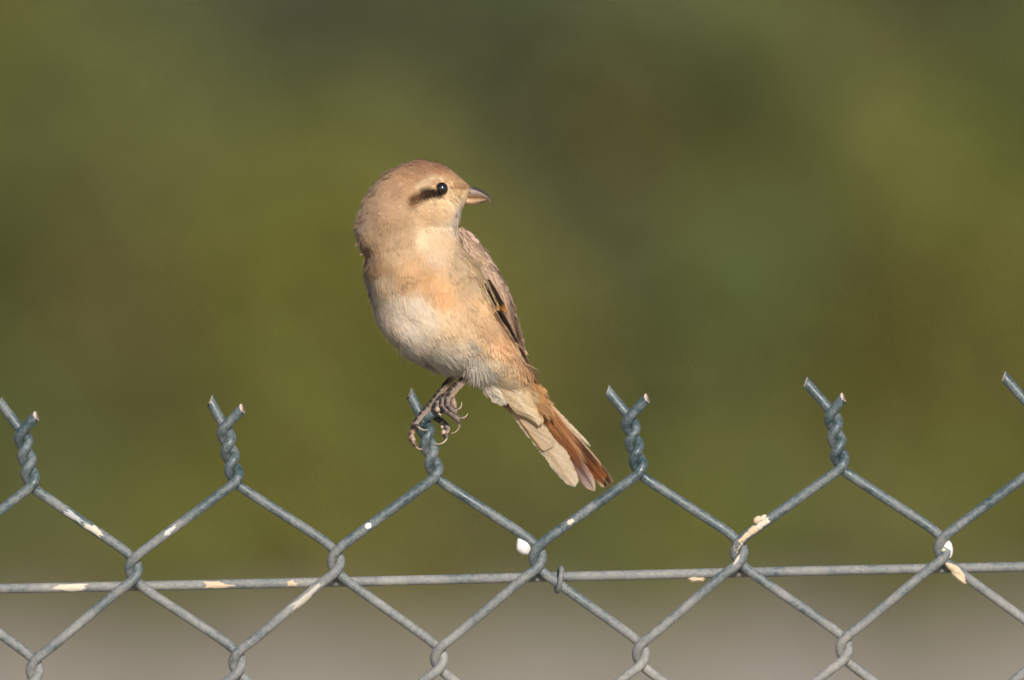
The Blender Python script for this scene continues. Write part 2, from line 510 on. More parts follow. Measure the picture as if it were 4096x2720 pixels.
# straight line wire behind the mesh and the ring tie
LW_D = 21 + WR * 2 + 0.5
def line_y(px): return 2354.5 - (2354.5 - 2268) / 4096.0 * px
xs = np.linspace(-2750, 6900, 400)
V, Q, caps = tube(PA(np.stack([xs, line_y(xs) + 2.0 * np.sin(xs / 700.0)], 1), np.full(len(xs), LW_D * S)), WR * S, 14, True)
lm = fence_material('dusty_line_wire', 0.085)
o = mesh_obj('line_wire', V, [Q] + caps, lm, fence)
th = np.linspace(0, 2 * math.pi, 40)
ring = np.stack([2236 + 8 * np.cos(th) + 6 * np.sin(th), 2319 - 46 * np.cos(th), 40 - 52 * np.sin(th)], 1)
V, Q, caps = tube(PA(ring[:, :2], ring[:, 2] * S), 10.5 * S, 10, True)
mesh_obj('ring_tie', V, [Q] + caps, wire_m, fence)

# droppings and crusts stuck to the wires
drop_m, nt, b = nodes_of('dried_dropping')
nz = N(nt, 'ShaderNodeTexNoise', Scale=420.0, Detail=4.0)
at = N(nt, 'ShaderNodeAttribute', attribute_name='Col')
r = ramp(nt, [(0.3, (0.78,) * 3), (0.6, (1.0,) * 3)])
mm = N(nt, 'ShaderNodeMix', data_type='RGBA', blend_type='MULTIPLY'); mm.inputs['Factor'].default_value = 1.0
nt.links.new(nz.outputs['Fac'], r.inputs['Fac']); nt.links.new(at.outputs['Color'], mm.inputs['A']); nt.links.new(r.outputs['Color'], mm.inputs['B'])
nt.links.new(mm.outputs['Result'], b.inputs['Base Color'])
b.inputs['Roughness'].default_value = 0.85
bp = N(nt, 'ShaderNodeBump', Strength=0.5, Distance=0.0006)
nt.links.new(nz.outputs['Fac'], bp.inputs['Height']); nt.links.new(bp.outputs['Normal'], b.inputs['Normal'])

WP = np.vstack([catmull(w, 4) for w in WIRES] + [np.stack([xs, line_y(xs) + 2.0 * np.sin(xs / 700.0), np.full(len(xs), LW_D)], 1)])
def on_wire(p, dep):
    d = (WP[:, 0] - p[0]) ** 2 + (WP[:, 1] - p[1]) ** 2 + 0.5 * (WP[:, 2] - dep) ** 2
    return WP[int(np.argmin(d))]
def splat(name, p0, p1, dep, half_ang, ang0, h, col, seed, rag=0.22, r=WR):
    """irregular crust on a wire running p0 -> p1 (pixels), wrapped about its camera side"""
    q = np.random.default_rng(seed)
    a3, b3 = on_wire(p0, dep), on_wire(p1, dep)
    A = np.array(P(a3[0], a3[1], a3[2] * S)); B = np.array(P(b3[0], b3[1], b3[2] * S))
    T = (B - A); L = np.linalg.norm(T); T /= L
    F = np.array([0, -1.0, 0]); U = np.cross(F, T); U /= np.linalg.norm(U)
    if U[2] < 0: U = -U
    na, nr = 36, 7
    ph = q.uniform(0, 6.28, 6)
    V, faces = [], []
    for i in range(nr + 1):
        rho = i / nr
        for k in range(na):
            t = 2 * math.pi * k / na
            irr = 1 + rag * (0.5 * math.sin(2 * t + ph[0]) + 0.6 * math.sin(3 * t + ph[1]) + 0.5 * math.sin(5 * t + ph[2]) + 0.4 * math.sin(8 * t + ph[3]))
            u = 0.5 + 0.5 * rho * irr * math.cos(t)
            a = ang0 + half_ang * rho * irr * math.sin(t)
            bump = 1 + 0.5 * math.sin(7 * u * 3 + ph[4]) * math.cos(4 * a + ph[5])
            rr = (r + h * (1 - rho ** 3) * bump - 0.8 * rho) * S
            V.append(A + T * L * u + rr * (math.cos(a) * F + math.sin(a) * U))
    for i in range(nr):
        for k in range(na):
            faces.append((i * na + k, i * na + (k + 1) % na, (i + 1) * na + (k + 1) % na, (i + 1) * na + k))
    return mesh_obj(name, np.array(V), faces, drop_m, fence, col=np.tile(np.asarray(col), (len(V), 1)))

def lump(name, px, py, dep, sx, sy, sz, col, seed, tilt=0.0, rough=0.3, drop=False):
    """lumpy blob, half sizes in photograph pixels"""
    q = np.random.default_rng(seed)
    nu, nv = 20, 14
    off = q.uniform(0, 50, 3)
    V = []
    for j in range(nv + 1):
        f = math.pi * j / nv
        for i in range(nu):
            t = 2 * math.pi * i / nu
            d = np.array([math.sin(f) * math.cos(t), math.sin(f) * math.sin(t), math.cos(f)])
            k = 1 + rough * noise.noise(Vector(d * 1.6 + off)) + rough * 0.6 * noise.noise(Vector(d * 4 + off))
            p = d * k
            if drop: p[:2] *= (1.0 - 0.42 * max(-0.2, p[2]))
            V.append([p[0] * sx, p[1] * sz, p[2] * sy])
    V = np.array(V)
    ca, sa = math.cos(tilt), math.sin(tilt)
    V = np.stack([V[:, 0] * ca - V[:, 2] * sa, V[:, 1], V[:, 0] * sa + V[:, 2] * ca], 1) * S + np.array(P(px, py, dep * S))
    faces = [(j * nu + i, j * nu + (i + 1) % nu, (j + 1) * nu + (i + 1) % nu, (j + 1) * nu + i) for j in range(nv) for i in range(nu)]
    return mesh_obj(name, V, faces, drop_m, fence, col=np.tile(np.asarray(col), (len(V), 1)))

WHT, CRM, MUD = (0.74, 0.73, 0.71), (0.62, 0.55, 0.45), (0.62, 0.48, 0.33)
splat('dropping', (1460, 2107), (1490, 2085), -21, 0.75, 0.15, 1.6, WHT, 1, 0.06)
splat('dropping', (2261, 2100), (2291, 2075), -21, 0.7, 0.1, 1.2, CRM, 2, 0.2)
splat('dropping', (655, 2130), (702, 2093), -21, 0.6, 0.1, 1.0, (0.55, 0.55, 0.54), 3, 0.25)
splat('dropping', (340, 2107), (398, 2143), 21, 0.85, -0.05, 1.2, CRM, 4, 0.3)
splat('dropping', (228, 2050), (325, 2100), 21, 0.7, -0.15, 0.8, (0.42, 0.43, 0.43), 14, 0.4)
splat('dropping', (190, 2349), (380, 2346), LW_D, 0.95, 0.0, 0.9, CRM, 5, 0.25)
splat('dropping', (810, 2336), (915, 2333), LW_D, 0.9, -0.1, 0.9, MUD, 6, 0.3)
splat('dropping', (1145, 2330), (1190, 2329), LW_D, 0.7, -0.1, 0.8, MUD, 16, 0.3)
splat('dropping', (1128, 2440), (1290, 2310), -21, 0.75, -0.1, 0.7, (0.50, 0.46, 0.40), 17, 0.4)
# long beige run down the loop near the right
run = [((3072, 2062), (3020, 2098)), ((3036, 2085), (2985, 2125)), ((2998, 2112), (2955, 2160))]
for k, (a, bb) in enumerate(run):
    splat('crust', a, bb, -21 if k < 2 else -20, 1.0 - 0.12 * k, 0.15, 2.6, CRM if k == 0 else MUD, 20 + k, 0.2)
splat('crust', (2962, 2143), (2939, 2196), -17, 0.85, 0.0, 2.0, MUD, 24, 0.25)
splat('crust', (2941, 2180), (2942, 2222), -8, 0.7, 0.2, 2.0, MUD, 25, 0.3)
splat('crust', (2968, 2220), (2935, 2252), -20, 0.6, 0.5, 1.5, CRM, 26, 0.25)
lump('crust', 3030, 2079, -32, 19, 14, 12, MUD, 27, 0.7)
lump('crust', 3052, 2072, -34, 17, 11, 10, CRM, 28, 0.7)
# white drop hanging behind a loop, crust chips
lump('dropping', 2093, 2180, 28, 29, 42, 25, (0.74, 0.73, 0.71), 31, 0.35, 0.06, drop=True)
lump('dropping', 3791, 2198, -1, 21, 38, 21, (0.72, 0.72, 0.71), 32, 0.05, 0.08)
lump('crust', 3778, 2204, -14, 14, 12, 10, CRM, 37, 0.4)
splat('crust', (3772, 2262), (3862, 2332), 21, 1.0, -0.35, 4.0, MUD, 33, 0.18)
lump('crust', 3838, 2308, 12, 40, 15, 15, MUD, 34, -0.75, 0.3)
lump('crust', 2787, 2317, LW_D - 8, 32, 9, 12, MUD, 35, 0.0, 0.6)
lump('crust', 534, 2268, 0, 9, 24, 12, CRM, 36, -0.5, 0.3)

# ------------------------------------------------------------------ the bird
bird = empty('perched_bird', tuple(P(1745, 1690, -0.002)))
tag(bird, 'small buff and cream bird with dark eye stripe and hooked beak gripping the fence', 'bird')
ALB = 0.84
def C(*c): return lin(c) * ALB

# body: sections (left pixel, right pixel, depth of centre in m, half depth / half width)
def z5(*a): return [Z5(*p) for p in a]
SEC = [  # lx ly rx ry  yc   ratio
    (322, 46, 338, 46, 0.002, 1.0), (258, 60, 405, 62, 0.002, 0.92), (180, 90, 470, 100, 0.001, 0.84), (130, 138, 512, 142, 0.0, 0.78),
    (88, 187, 530, 178, -0.001, 0.76), (62, 228, 522, 225, -0.002, 0.77), (46, 268, 506, 262, -0.003, 0.80), (36, 310, 490, 302, -0.003, 0.84),
    (30, 352, 480, 340, -0.003, 0.87), (32, 398, 492, 382, -0.003, 0.90), (46, 442, 506, 424, -0.003, 0.92), (64, 482, 545, 482, -0.003, 0.93),
    (70, 530, 580, 540, -0.003, 0.93), (82, 602, 612, 602, -0.003, 0.92), (110, 706, 648, 690, -0.003, 0.90), (160, 812, 684, 765, -0.003, 0.90),
    (225, 890, 714, 817, -0.002, 0.90), (302, 944, 738, 858, -0.001, 0.90), (400, 990, 757, 893, 0.0, 0.88), (490, 1015, 778, 935, 0.001, 0.85),
    (560, 1040, 802, 978, 0.003, 0.78), (625, 1085, 822, 1022, 0.006, 0.68), (690, 1132, 838, 1058, 0.010, 0.50), (752, 1170, 858, 1108, 0.0165, 0.30),
    (800, 1188, 856, 1154, 0.0205, 0.20), (826, 1190, 840, 1180, 0.0215, 0.15)]

def loft(sec, conv, nsub=6, nphi=56, power=2.15):
    K = catmull(np.array(sec, float), nsub)
    Lp = np.array([conv(a, b) for a, b in K[:, :2]]); Rp = np.array([conv(a, b) for a, b in K[:, 2:4]])
    Lw = PA(Lp, K[:, 4]); Rw = PA(Rp, K[:, 4])
    Cc = (Lw + Rw) / 2; Wv = (Rw - Lw) / 2
    hw = np.linalg.norm(Wv, axis=1)
    phi = np.linspace(0, 2 * math.pi, nphi, endpoint=False)
    e = 2.0 / power
    cx = np.sign(np.cos(phi)) * np.abs(np.cos(phi)) ** e
    sx = np.sign(np.sin(phi)) * np.abs(np.sin(phi)) ** e
    V = Cc[:, None, :] + Wv[:, None, :] * cx[None, :, None] + (hw * K[:, 5])[:, None, None] * sx[None, :, None] * np.array([0, 1.0, 0])
    return V                                    # (ns, nphi, 3)

def grid_faces(ns, nphi):
    i = np.arange(ns - 1)[:, None] * nphi; j = np.arange(nphi)[None, :]; k = (j + 1) % nphi
    return np.stack([i + j, i + nphi + j, i + nphi + k, i + k], -1).reshape(-1, 4)

def grid_normals(V):
    du = np.gradient(V, axis=0)
    dv = np.roll(V, -1, 1) - np.roll(V, 1, 1)
    n = np.cross(du, dv)
    n /= np.linalg.norm(n, axis=2)[..., None] + 1e-12
    c = V.mean(1, keepdims=True)
    if np.mean(np.sum(n * (V - c), 2)) < 0: n = -n
    return n

BV = loft(SEC, Z5)
BN = grid_normals(BV)
# soft relief: brow above the eye, cheek, and broad feather masses
px_ = to_px(BV.reshape(-1, 3)); nrm = BN.reshape(-1, 3)
front = np.clip(-nrm[:, 1], 0, 1)
def bumpat(x, y, r, a): return a * np.exp(-((px_[:, 0] - x) ** 2 + (px_[:, 1] - y) ** 2) / (2 * r * r)) * front
disp = bumpat(1700, 820, 60, 0.0016) + bumpat(1770, 710, 32, 0.0012) - bumpat(1800, 770, 30, 0.0012) - bumpat(1640, 965, 80, 0.0014) \
    + bumpat(1640, 1050, 90, 0.001) + bumpat(1530, 880, 70, 0.0015)
disp += 0.0005 * np.sin(px_[:, 0] / 31.0 + 1.3 * np.sin(px_[:, 1] / 57.0)) * np.sin(px_[:, 1] / 43.0)
BV = (BV.reshape(-1, 3) + nrm * disp[:, None]).reshape(BV.shape)
BN = grid_normals(BV)

WSEC_R = [(488, 350, 494, 350, .000, 1), (488, 378, 536, 384, .001, .55), (492, 420, 574, 424, .002, .40), (506, 470, 608, 466, .003, .36),
          (540, 540, 650, 532, .004, .30), (576, 620, 694, 612, .005, .28), (612, 690, 720, 690, .006, .30), (648, 760, 735, 757, .008, .34),
          (688, 820, 746, 816, .010, .40), (724, 866, 754, 860, .012, .5), (752, 891, 758, 891, .014, .8)]
WSEC_R = [(a, b, c, d, e, min(1.0, 0.0075 / max(1e-4, 0.5 * math.hypot(c - a, d - b) / 1.12 * S) * (0.35 if i in (0, 10) else 1))) for i, (a, b, c, d, e, f) in enumerate(WSEC_R)]
WSEC_L = [(97, 490, 103, 490, .012, .8), (87, 515, 133, 520, .014, .8), (85, 550, 153, 555, .016, .8), (93, 610, 183, 615, .018, .8),
          (120, 705, 223, 690, .020, .8), (163, 800, 293, 760, .022, .8), (218, 865, 353, 820, .024, .8), (293, 925, 393, 870, .026, .8), (373, 955, 393, 930, .028, .8)]
WVR = loft(WSEC_R, Z5, 6, 32, 2.0); WNR = grid_normals(WVR)
WVL = loft(WSEC_L, Z5, 6, 32, 2.0); WNL = grid_normals(WVL)

# ---- colour of the plumage (pattern of the bird itself, plus painted shade in the neck crease), control points in the x1.12 enlargement
CP = [(330, 60, 184, 132, 94), (420, 82, 184, 130, 92), (240, 100, 194, 148, 107), (480, 130, 198, 152, 105), (505, 165, 214, 178, 128),
      (200, 200, 196, 156, 118), (120, 250, 188, 154, 120), (60, 330, 180, 152, 126), (320, 170, 204, 164, 118), (300, 130, 200, 154, 110),
      (400, 262, 228, 192, 142), (450, 225, 226, 194, 146), (450, 290, 232, 196, 150), (495, 290, 236, 220, 200), (475, 320, 236, 220, 200),
      (150, 350, 182, 148, 112), (80, 400, 186, 152, 114), (230, 330, 190, 155, 116), (330, 310, 214, 178, 134), (260, 380, 206, 172, 130),
      (330, 395, 240, 212, 172), (200, 450, 212, 178, 136), (430, 430, 230, 196, 154), (390, 470, 226, 198, 164), (120, 500, 196, 160, 120),
      (300, 520, 218, 176, 126), (400, 620, 228, 180, 126), (430, 660, 230, 180, 124), (250, 570, 208, 168, 122), (350, 570, 222, 174, 120),
      (150, 610, 204, 176, 140), (200, 720, 224, 210, 190), (280, 800, 224, 212, 194), (380, 880, 220, 204, 180), (450, 950, 210, 198, 182),
      (300, 700, 216, 200, 178), (170, 690, 214, 198, 176), (340, 760, 226, 208, 182), (430, 770, 220, 192, 152),
      (95, 640, 190, 172, 152), (500, 620, 218, 184, 140), (560, 700, 222, 184, 134), (620, 760, 222, 180, 130), (600, 850, 214, 180, 136),
      (520, 520, 222, 192, 150), (560, 580, 214, 186, 148), (700, 850, 228, 182, 130), (725, 900, 232, 192, 144), (500, 790, 208, 178, 138),
      (520, 880, 206, 190, 166), (650, 980, 228, 208, 178), (720, 1000, 230, 202, 162), (790, 990, 232, 188, 138), (820, 1060, 228, 184, 134), (600, 1020, 224, 214, 198),
      (700, 1100, 224, 206, 178), (760, 1120, 214, 188, 150), (250, 900, 214, 204, 190), (350, 965, 204, 194, 182)]
CPX = np.array([Z5(a, b) for a, b, *_ in CP]); CPC = np.array([lin(c[2:]) for c in CP])
def seg_d(p, a, b):
    a = np.asarray(a, float); b = np.asarray(b, float); ab = b - a
    t = np.clip(((p - a) @ ab) / (ab @ ab), 0, 1)
    return np.linalg.norm(p - (a + t[:, None] * ab), axis=1), t
def mixc(col, c, w): return col * (1 - w[:, None]) + np.asarray(c)[None, :] * w[:, None]
def body_col(p, n):
    """p pixels (n,2), n normals"""
    d2 = ((p[:, None, :] - CPX[None]) ** 2).sum(2)
    w = 1.0 / (d2 + 400.0) ** 1.7
    col = (w @ CPC) / w.sum(1)[:, None]
    back = np.clip((n[:, 1] - 0.15) / 0.4, 0, 1)                       # brown-grey upperparts
    col = mixc(col, lin((165, 138, 112)), back * (p[:, 1] > 700))
    # cream brow
    d, t = seg_d(p, Z1(1120, 540), Z1(1330, 410)); col = mixc(col, lin((226, 204, 168)), 0.6 * np.exp(-(d / 13.0) ** 2))
    d, t = seg_d(p, Z1(1330, 410), Z1(1480, 425)); col = mixc(col, lin((232, 204, 154)), 0.6 * np.exp(-(d / 10.0) ** 2))
    d, t = seg_d(p, Z1(1560, 470), Z1(1720, 560)); col = mixc(col, lin((222, 184, 128)), 0.6 * np.exp(-(d / 14.0) ** 2))
    # dark stripe behind the eye
    d, t = seg_d(p, Z1(1400, 640), Z1(1220, 640)); col = mixc(col, lin((40, 28, 22)), np.clip(1.5 * np.exp(-(d / 22.0) ** 2) - 0.18, 0, 1))
    d, t = seg_d(p, Z1(1220, 655), Z1(1050, 730)); col = mixc(col, lin((62, 40, 26)), np.clip(1.35 * np.exp(-(d / 24.0) ** 2) - 0.2, 0, 0.92))
    d, t = seg_d(p, Z1(1050, 735), Z1(1010, 800)); col = mixc(col, lin((126, 82, 50)), 0.75 * np.exp(-(d / 20.0) ** 2))
    d, t = seg_d(p, Z1(1570, 550), Z1(1600, 620)); col = mixc(col, lin((110, 92, 74)), 0.6 * np.exp(-(d / 7.0) ** 2))
    # crease at the bend of the neck, its shade painted in brown
    d, t = seg_d(p, Z5(70, 432), Z5(88, 468)); col = mixc(col, lin((96, 62, 42)), 0.8 * np.exp(-(d / 9.0) ** 2))
    d, t = seg_d(p, Z5(95, 458), Z5(230, 424)); col = mixc(col, lin((150, 112, 74)), 0.45 * np.exp(-(d / 7.0) ** 2))
    d, t = seg_d(p, Z5(115, 520), Z5(190, 530)); col = mixc(col, lin((168, 124, 74)), 0.5 * np.exp(-(d / 20.0) ** 2))
    d, t = seg_d(p, Z5(500, 650), Z5(600, 800)); col = mixc(col, lin((186, 156, 118)), 0.4 * np.exp(-(d / 34.0) ** 2))
    d, t = seg_d(p, Z5(535, 850), Z5(560, 870)); col = mixc(col, lin((172, 160, 148)), 0.7 * np.exp(-(d / 18.0) ** 2))
    return col

FL = [(520, 190, -1, -.1), (480, 120, -.9, -.5), (400, 70, -1, -.15), (330, 50, -1, .12), (240, 80, -1, .45), (150, 150, -.7, .8), (80, 250, -.3, 1), (40, 350, 0, 1),
      (400, 160, -1, .1), (440, 200, -1, .15), (300, 200, -.9, .5), (200, 300, -.4, .9), (400, 260, -.7, .7), (480, 280, -.25, 1), (450, 330, -.2, 1), (300, 400, -.1, 1), (100, 450, .1, 1),
      (450, 420, .1, 1), (150, 600, .15, 1), (400, 600, .3, 1), (550, 600, .5, .9), (200, 800, .55, .85), (400, 800, .6, .8), (650, 800, .6, .8), (350, 950, .85, .55),
      (550, 950, .4, .9), (700, 950, .6, .8), (750, 1080, .7, .75), (620, 1050, .5, .9)]
FLX = np.array([Z5(a, b) for a, b, *_ in FL]); FLD = np.array([(c, d) for _, _, c, d in FL]); FLD /= np.linalg.norm(FLD, axis=1)[:, None]
_bc0 = body_col
def body_col(p, n):
    c = _bc0(p, n)
    y = (p[:, 1] - 600) * 1.12
    lum = c @ np.array([.3, .55, .15])
    c = c * 0.88 + lum[:, None] * 0.12
    return c * np.interp(y, [0, 380, 520, 720, 1000], [1.0, 0.97, 0.95, 1.12, 1.12])[:, None]
def flow(p):
    d2 = ((p[:, None, :] - FLX[None]) ** 2).sum(2)
    w = 1.0 / (d2 + 600.0) ** 1.5
    f = w @ FLD
    f /= np.linalg.norm(f, axis=1)[:, None]
    return np.stack([f[:, 0], np.zeros(len(f)), -f[:, 1]], 1)

skin_m = attr_mat('bird_down', rough=0.9, spec=0.1)
plume_m = attr_mat('feather_barbs', rough=0.85, spec=0.08, sheen=0.15, trans=0.38)
vane_m = attr_mat('feather_vane', rough=0.6, spec=0.25, streak=(2.5, 110.0, 1.0), noise_amt=0.3, trans=0.2)

EYE = Z1(1428, 572)
flatV = BV.reshape(-1, 3)
body = mesh_obj('body', flatV, [grid_faces(BV.shape[0], BV.shape[1])], skin_m, bird, col=body_col(to_px(flatV), BN.reshape(-1, 3)) * ALB * 0.9)
body['label'] = 'buff head and breast with whitish belly'

def sample(V, Nn, n, r):
    ns, nphi = V.shape[:2]
    Q = grid_faces(ns, nphi)
    f = V.reshape(-1, 3); g = Nn.reshape(-1, 3)
    a, b_, c, d = (f[Q[:, k]] for k in range(4))
    area = 0.5 * np.linalg.norm(np.cross(c - a, d - b_), axis=1)
    i = r.choice(len(Q), n, p=area / area.sum())
    u = r.uniform(0, 1, (n, 1)); v = r.uniform(0, 1, (n, 1))
    def bil(h): return (h[Q[i, 0]] * (1 - u) * (1 - v) + h[Q[i, 1]] * u * (1 - v) + h[Q[i, 2]] * u * v + h[Q[i, 3]] * (1 - u) * v)
    nn = bil(g); nn /= np.linalg.norm(nn, axis=1)[:, None] + 1e-12
    return bil(f), nn

def barbs(root, nrm, dirv, length, lift, colr, r, nb=12, spread=0.35, width=0.00030, feather_w=0.4, tipc=0.0, pat=None, curl=0.10):
    """feathers made of fine barbs. arrays per feather; returns verts, faces, colours, normals"""
    n = len(root)
    t = dirv - nrm * np.sum(dirv * nrm, 1)[:, None]
    t /= np.linalg.norm(t, axis=1)[:, None] + 1e-9
    s = np.cross(nrm, t)
    q = np.linspace(-1, 1, nb)[None, :] + r.normal(0, 0.08, (n, nb))
    L = length[:, None] * (1 - 0.35 * q ** 2) * r.uniform(0.82, 1.12, (n, nb))
    base = root[:, None, :] + s[:, None, :] * (q * feather_w * length[:, None])[..., None] * 0.55
    d = t[:, None, :] + s[:, None, :] * (q * spread + r.normal(0, 0.07, (n, nb)))[..., None]
    d /= np.linalg.norm(d, axis=2)[..., None]
    lf = lift[:, None] * r.uniform(0.7, 1.3, (n, nb))
    w = width * r.uniform(0.7, 1.3, (n, nb))
    side = np.cross(nrm[:, None, :], d); side /= np.linalg.norm(side, axis=2)[..., None] + 1e-9
    rows, wid = [0.0, 0.38, 0.75, 1.0], [0.9, 1.0, 0.7, 0.12]
    P4, C4 = [], []
    if pat is not None:                                # pattern sampled barb by barb, so edges of markings stay soft
        bp = (base + d * (L * 0.35)[..., None]).reshape(-1, 3)
        bn = np.repeat(nrm, nb, 0)
        pc = np.concatenate([pat(to_px(bp[k:k + 20000]), bn[k:k + 20000]) for k in range(0, len(bp), 20000)])
        bc = pc.reshape(n, nb, 3) * colr[:, None, :] * (1 + r.normal(0, 0.05, (n, nb, 1)))
    else:
        bc = colr[:, None, :] * (1 + r.normal(0, 0.045, (n, nb, 1)))
    for k, (a, ww) in enumerate(zip(rows, wid)):
        h = (a * np.sin(lf) * L - curl * L * a * a * a) - 0.0004 * (k == 0)
        c = base + d * (L * a)[..., None] + nrm[:, None, :] * h[..., None]
        P4.append(c - side * (w * ww)[..., None]); P4.append(c + side * (w * ww)[..., None])
        f = 1.0 + tipc * a
        C4 += [bc * f, bc * f]
    V = np.stack(P4, 2).reshape(-1, 3)                # n*nb*8
    Cc = np.stack(C4, 2).reshape(-1, 3)
    NN = np.repeat(nrm, nb * 8, 0)
    m = n * nb
    o = np.arange(m)[:, None] * 8
    Q = np.concatenate([o + np.array([[0, 2, 3, 1]]), o + np.array([[2, 4, 5, 3]]), o + np.array([[4, 6, 7, 5]])], 0)
    return V, Q, Cc, NN

class Pile:
    def __init__(s): s.V, s.Q, s.C, s.N, s.o = [], [], [], [], 0
    def add(s, r):
        V, Q, c, n = r
        s.V.append(V); s.Q.append(Q + s.o); s.C.append(c); s.N.append(n); s.o += len(V)
    def build(s, name, mat, parent):
        ob = mesh_obj(name, np.vstack(s.V), [np.vstack(s.Q)], mat, parent, col=np.clip(np.vstack(s.C), 0, 0.95), normals=np.vstack(s.N))
        ob['kind'] = 'stuff'
        return ob

def smooth_noise(p, sc, seed):
    r = np.random.default_rng(seed); out = np.zeros(len(p))
    for k in range(5):
        a = r.uniform(0, 6.28, 2); f = sc * r.uniform(0.6, 1.8)
        out += np.sin((p[:, 0] * math.cos(a[0]) + p[:, 1] * math.sin(a[0])) / f + a[1])
    return out / 2.2

pile = Pile()
pos, nn = sample(BV, BN, 13500, rng)
pp = to_px(pos)
zy = (pp[:, 1] - 600) * 1.12; zx = (pp[:, 0] - 1400) * 1.12
ln = np.interp(zy, [40, 200, 340, 500, 800, 1000, 1150], [0.0030, 0.0033, 0.0044, 0.0056, 0.0070, 0.0066, 0.0050])
face = np.exp(-(((pp[:, 0] - 1800) / 90) ** 2 + ((pp[:, 1] - 780) / 70) ** 2)); ln *= (1 - 0.5 * face)
fl = flow(pp)
tip = pp + np.stack([fl[:, 0], -fl[:, 2]], 1) * (ln / S)[:, None]
de, _ = seg_d(np.array(EYE)[None, :].repeat(1, 0), pp[0], tip[0] + 1e-6)
ab = tip - pp
te = np.clip(((np.array(EYE) - pp) * ab).sum(1) / ((ab ** 2).sum(1) + 1e-9), 0, 1)
eye_d = np.linalg.norm(pp + te[:, None] * ab - np.array(EYE), axis=1)
beak_c = np.array(Z1(1960, 690))
def inpoly(q, poly):
    poly = np.array(poly, float); ins = np.zeros(len(q), bool)
    for a in range(len(poly)):
        x0, y0 = poly[a]; x1, y1 = poly[a - 1]
        c = ((y0 > q[:, 1]) != (y1 > q[:, 1])) & (q[:, 0] < (x1 - x0) * (q[:, 1] - y0) / (y1 - y0 + 1e-12) + x0)
        ins ^= c
    return ins
FLIGHT = [ZW(*p) for p in [(150, 360), (215, 320), (300, 430), (420, 560), (420, 700), (470, 800), (545, 990), (562, 1115), (545, 1125), (420, 940), (280, 720), (262, 690), (150, 440)]]
REAR = [ZW(*p) for p in [(440, 960), (720, 1480), (900, 1800), (500, 1900), (-50, 1750), (150, 1500)]]
def over_flight(p, t): return inpoly(p, FLIGHT) | inpoly(p * .5 + t * .5, FLIGHT) | (inpoly(t, FLIGHT) & (p[:, 1] > 1150))
rear = inpoly(pp, REAR)
keep = ~over_flight(pp, tip) & (zy < 1150) & (eye_d > 27) & ~((pp[:, 0] > 1857) & (pp[:, 1] > 735) & (pp[:, 1] < 822))
pos, nn, pp, ln, fl, zx, zy, rear = (a[keep] for a in (pos, nn, pp, ln, fl, zx, zy, rear))
bc = np.full((len(pp), 3), ALB)
r1 = smooth_noise(pp, 16, 1); r2 = smooth_noise(pp, 38, 2)
bc = bc * (1 + 0.05 * r1 + 0.05 * r2)[:, None] * (1 + rng.normal(0, 0.05, (len(pp), 1)))
# scattered brown feather tips on the side of the breast, the cheeks and neck
fleck = np.exp(-(((zx - 470) / 70) ** 2 + ((zy - 420) / 90) ** 2)) + np.exp(-(((zx - 560) / 90) ** 2 + ((zy - 680) / 150) ** 2)) \
    + 0.8 * np.exp(-(((zx - 160) / 110) ** 2 + ((zy - 340) / 80) ** 2)) + 0.7 * np.exp(-(((zx - 380) / 60) ** 2 + ((zy - 290) / 50) ** 2)) \
    + 0.8 * np.exp(-(((zx - 380) / 90) ** 2 + ((zy - 80) / 40) ** 2))
isf = rng.uniform(0, 1, len(pp)) < 0.13 * np.clip(fleck, 0, 1)
bc[isf] *= np.where(zy[isf] < 380, rng.uniform(.68, .88, isf.sum()), rng.uniform(.64, .86, isf.sum()))[:, None]
lift = np.where(zy > 1040, 0.045, np.where(zy > 930, 0.06, 0.085)) + 0.025 * rng.normal(size=len(pp))
lift = np.maximum(lift, 0.03)
pile.add(barbs(pos, nn, fl + rng.normal(0, 0.10, fl.shape), ln, lift, bc, rng, nb=12, width=0.00030, tipc=0.06, pat=body_col))
# loose feather tips breaking the outline all round
rim = np.where((np.abs(nn[:, 1]) < 0.45) & (rng.uniform(0, 1, len(nn)) < 0.10) & (eye_d[keep] > 90))[0]
pile.add(barbs(pos[rim], nn[rim], fl[rim] + rng.normal(0, .25, (len(rim), 3)), ln[rim] * rng.uniform(.7, 1.15, len(rim)), rng.uniform(.2, .6, len(rim)), bc[rim], rng, pat=body_col, nb=5, spread=.3, width=.00019, feather_w=.3, curl=.05))

# loose wisps: leg tufts under the belly, nape, stray edge hairs
def wisps(pix, n, spread_px, dirs, length, lift, col, dep_fn, nb=6, w=0.00022):
    c = np.array(pix, float)
    k = rng.integers(0, len(c), n)
    q = c[k] + rng.normal(0, spread_px, (n, 2))
    hit_p, hit_n, ok = snap(q)
    d = np.array(dirs, float)[k] + rng.normal(0, 0.12, (n, 2))
    dv = np.stack([d[:, 0], np.zeros(n), -d[:, 1]], 1)
    L = length * rng.uniform(0.7, 1.3, n)
    cc = np.asarray(col)[None, :] * (1 + rng.normal(0, 0.06, (n, 1)))
    ok = ok & ~over_flight(q, q + d * (L / S)[:, None])
    hit_p, hit_n, dv, L, cc = (a[ok] for a in (hit_p, hit_n, dv, L, cc))
    pile.add(barbs(hit_p, hit_n, dv, L, np.full(len(L), lift), cc, rng, nb=nb, spread=0.25, width=w, feather_w=0.3, curl=0.02))

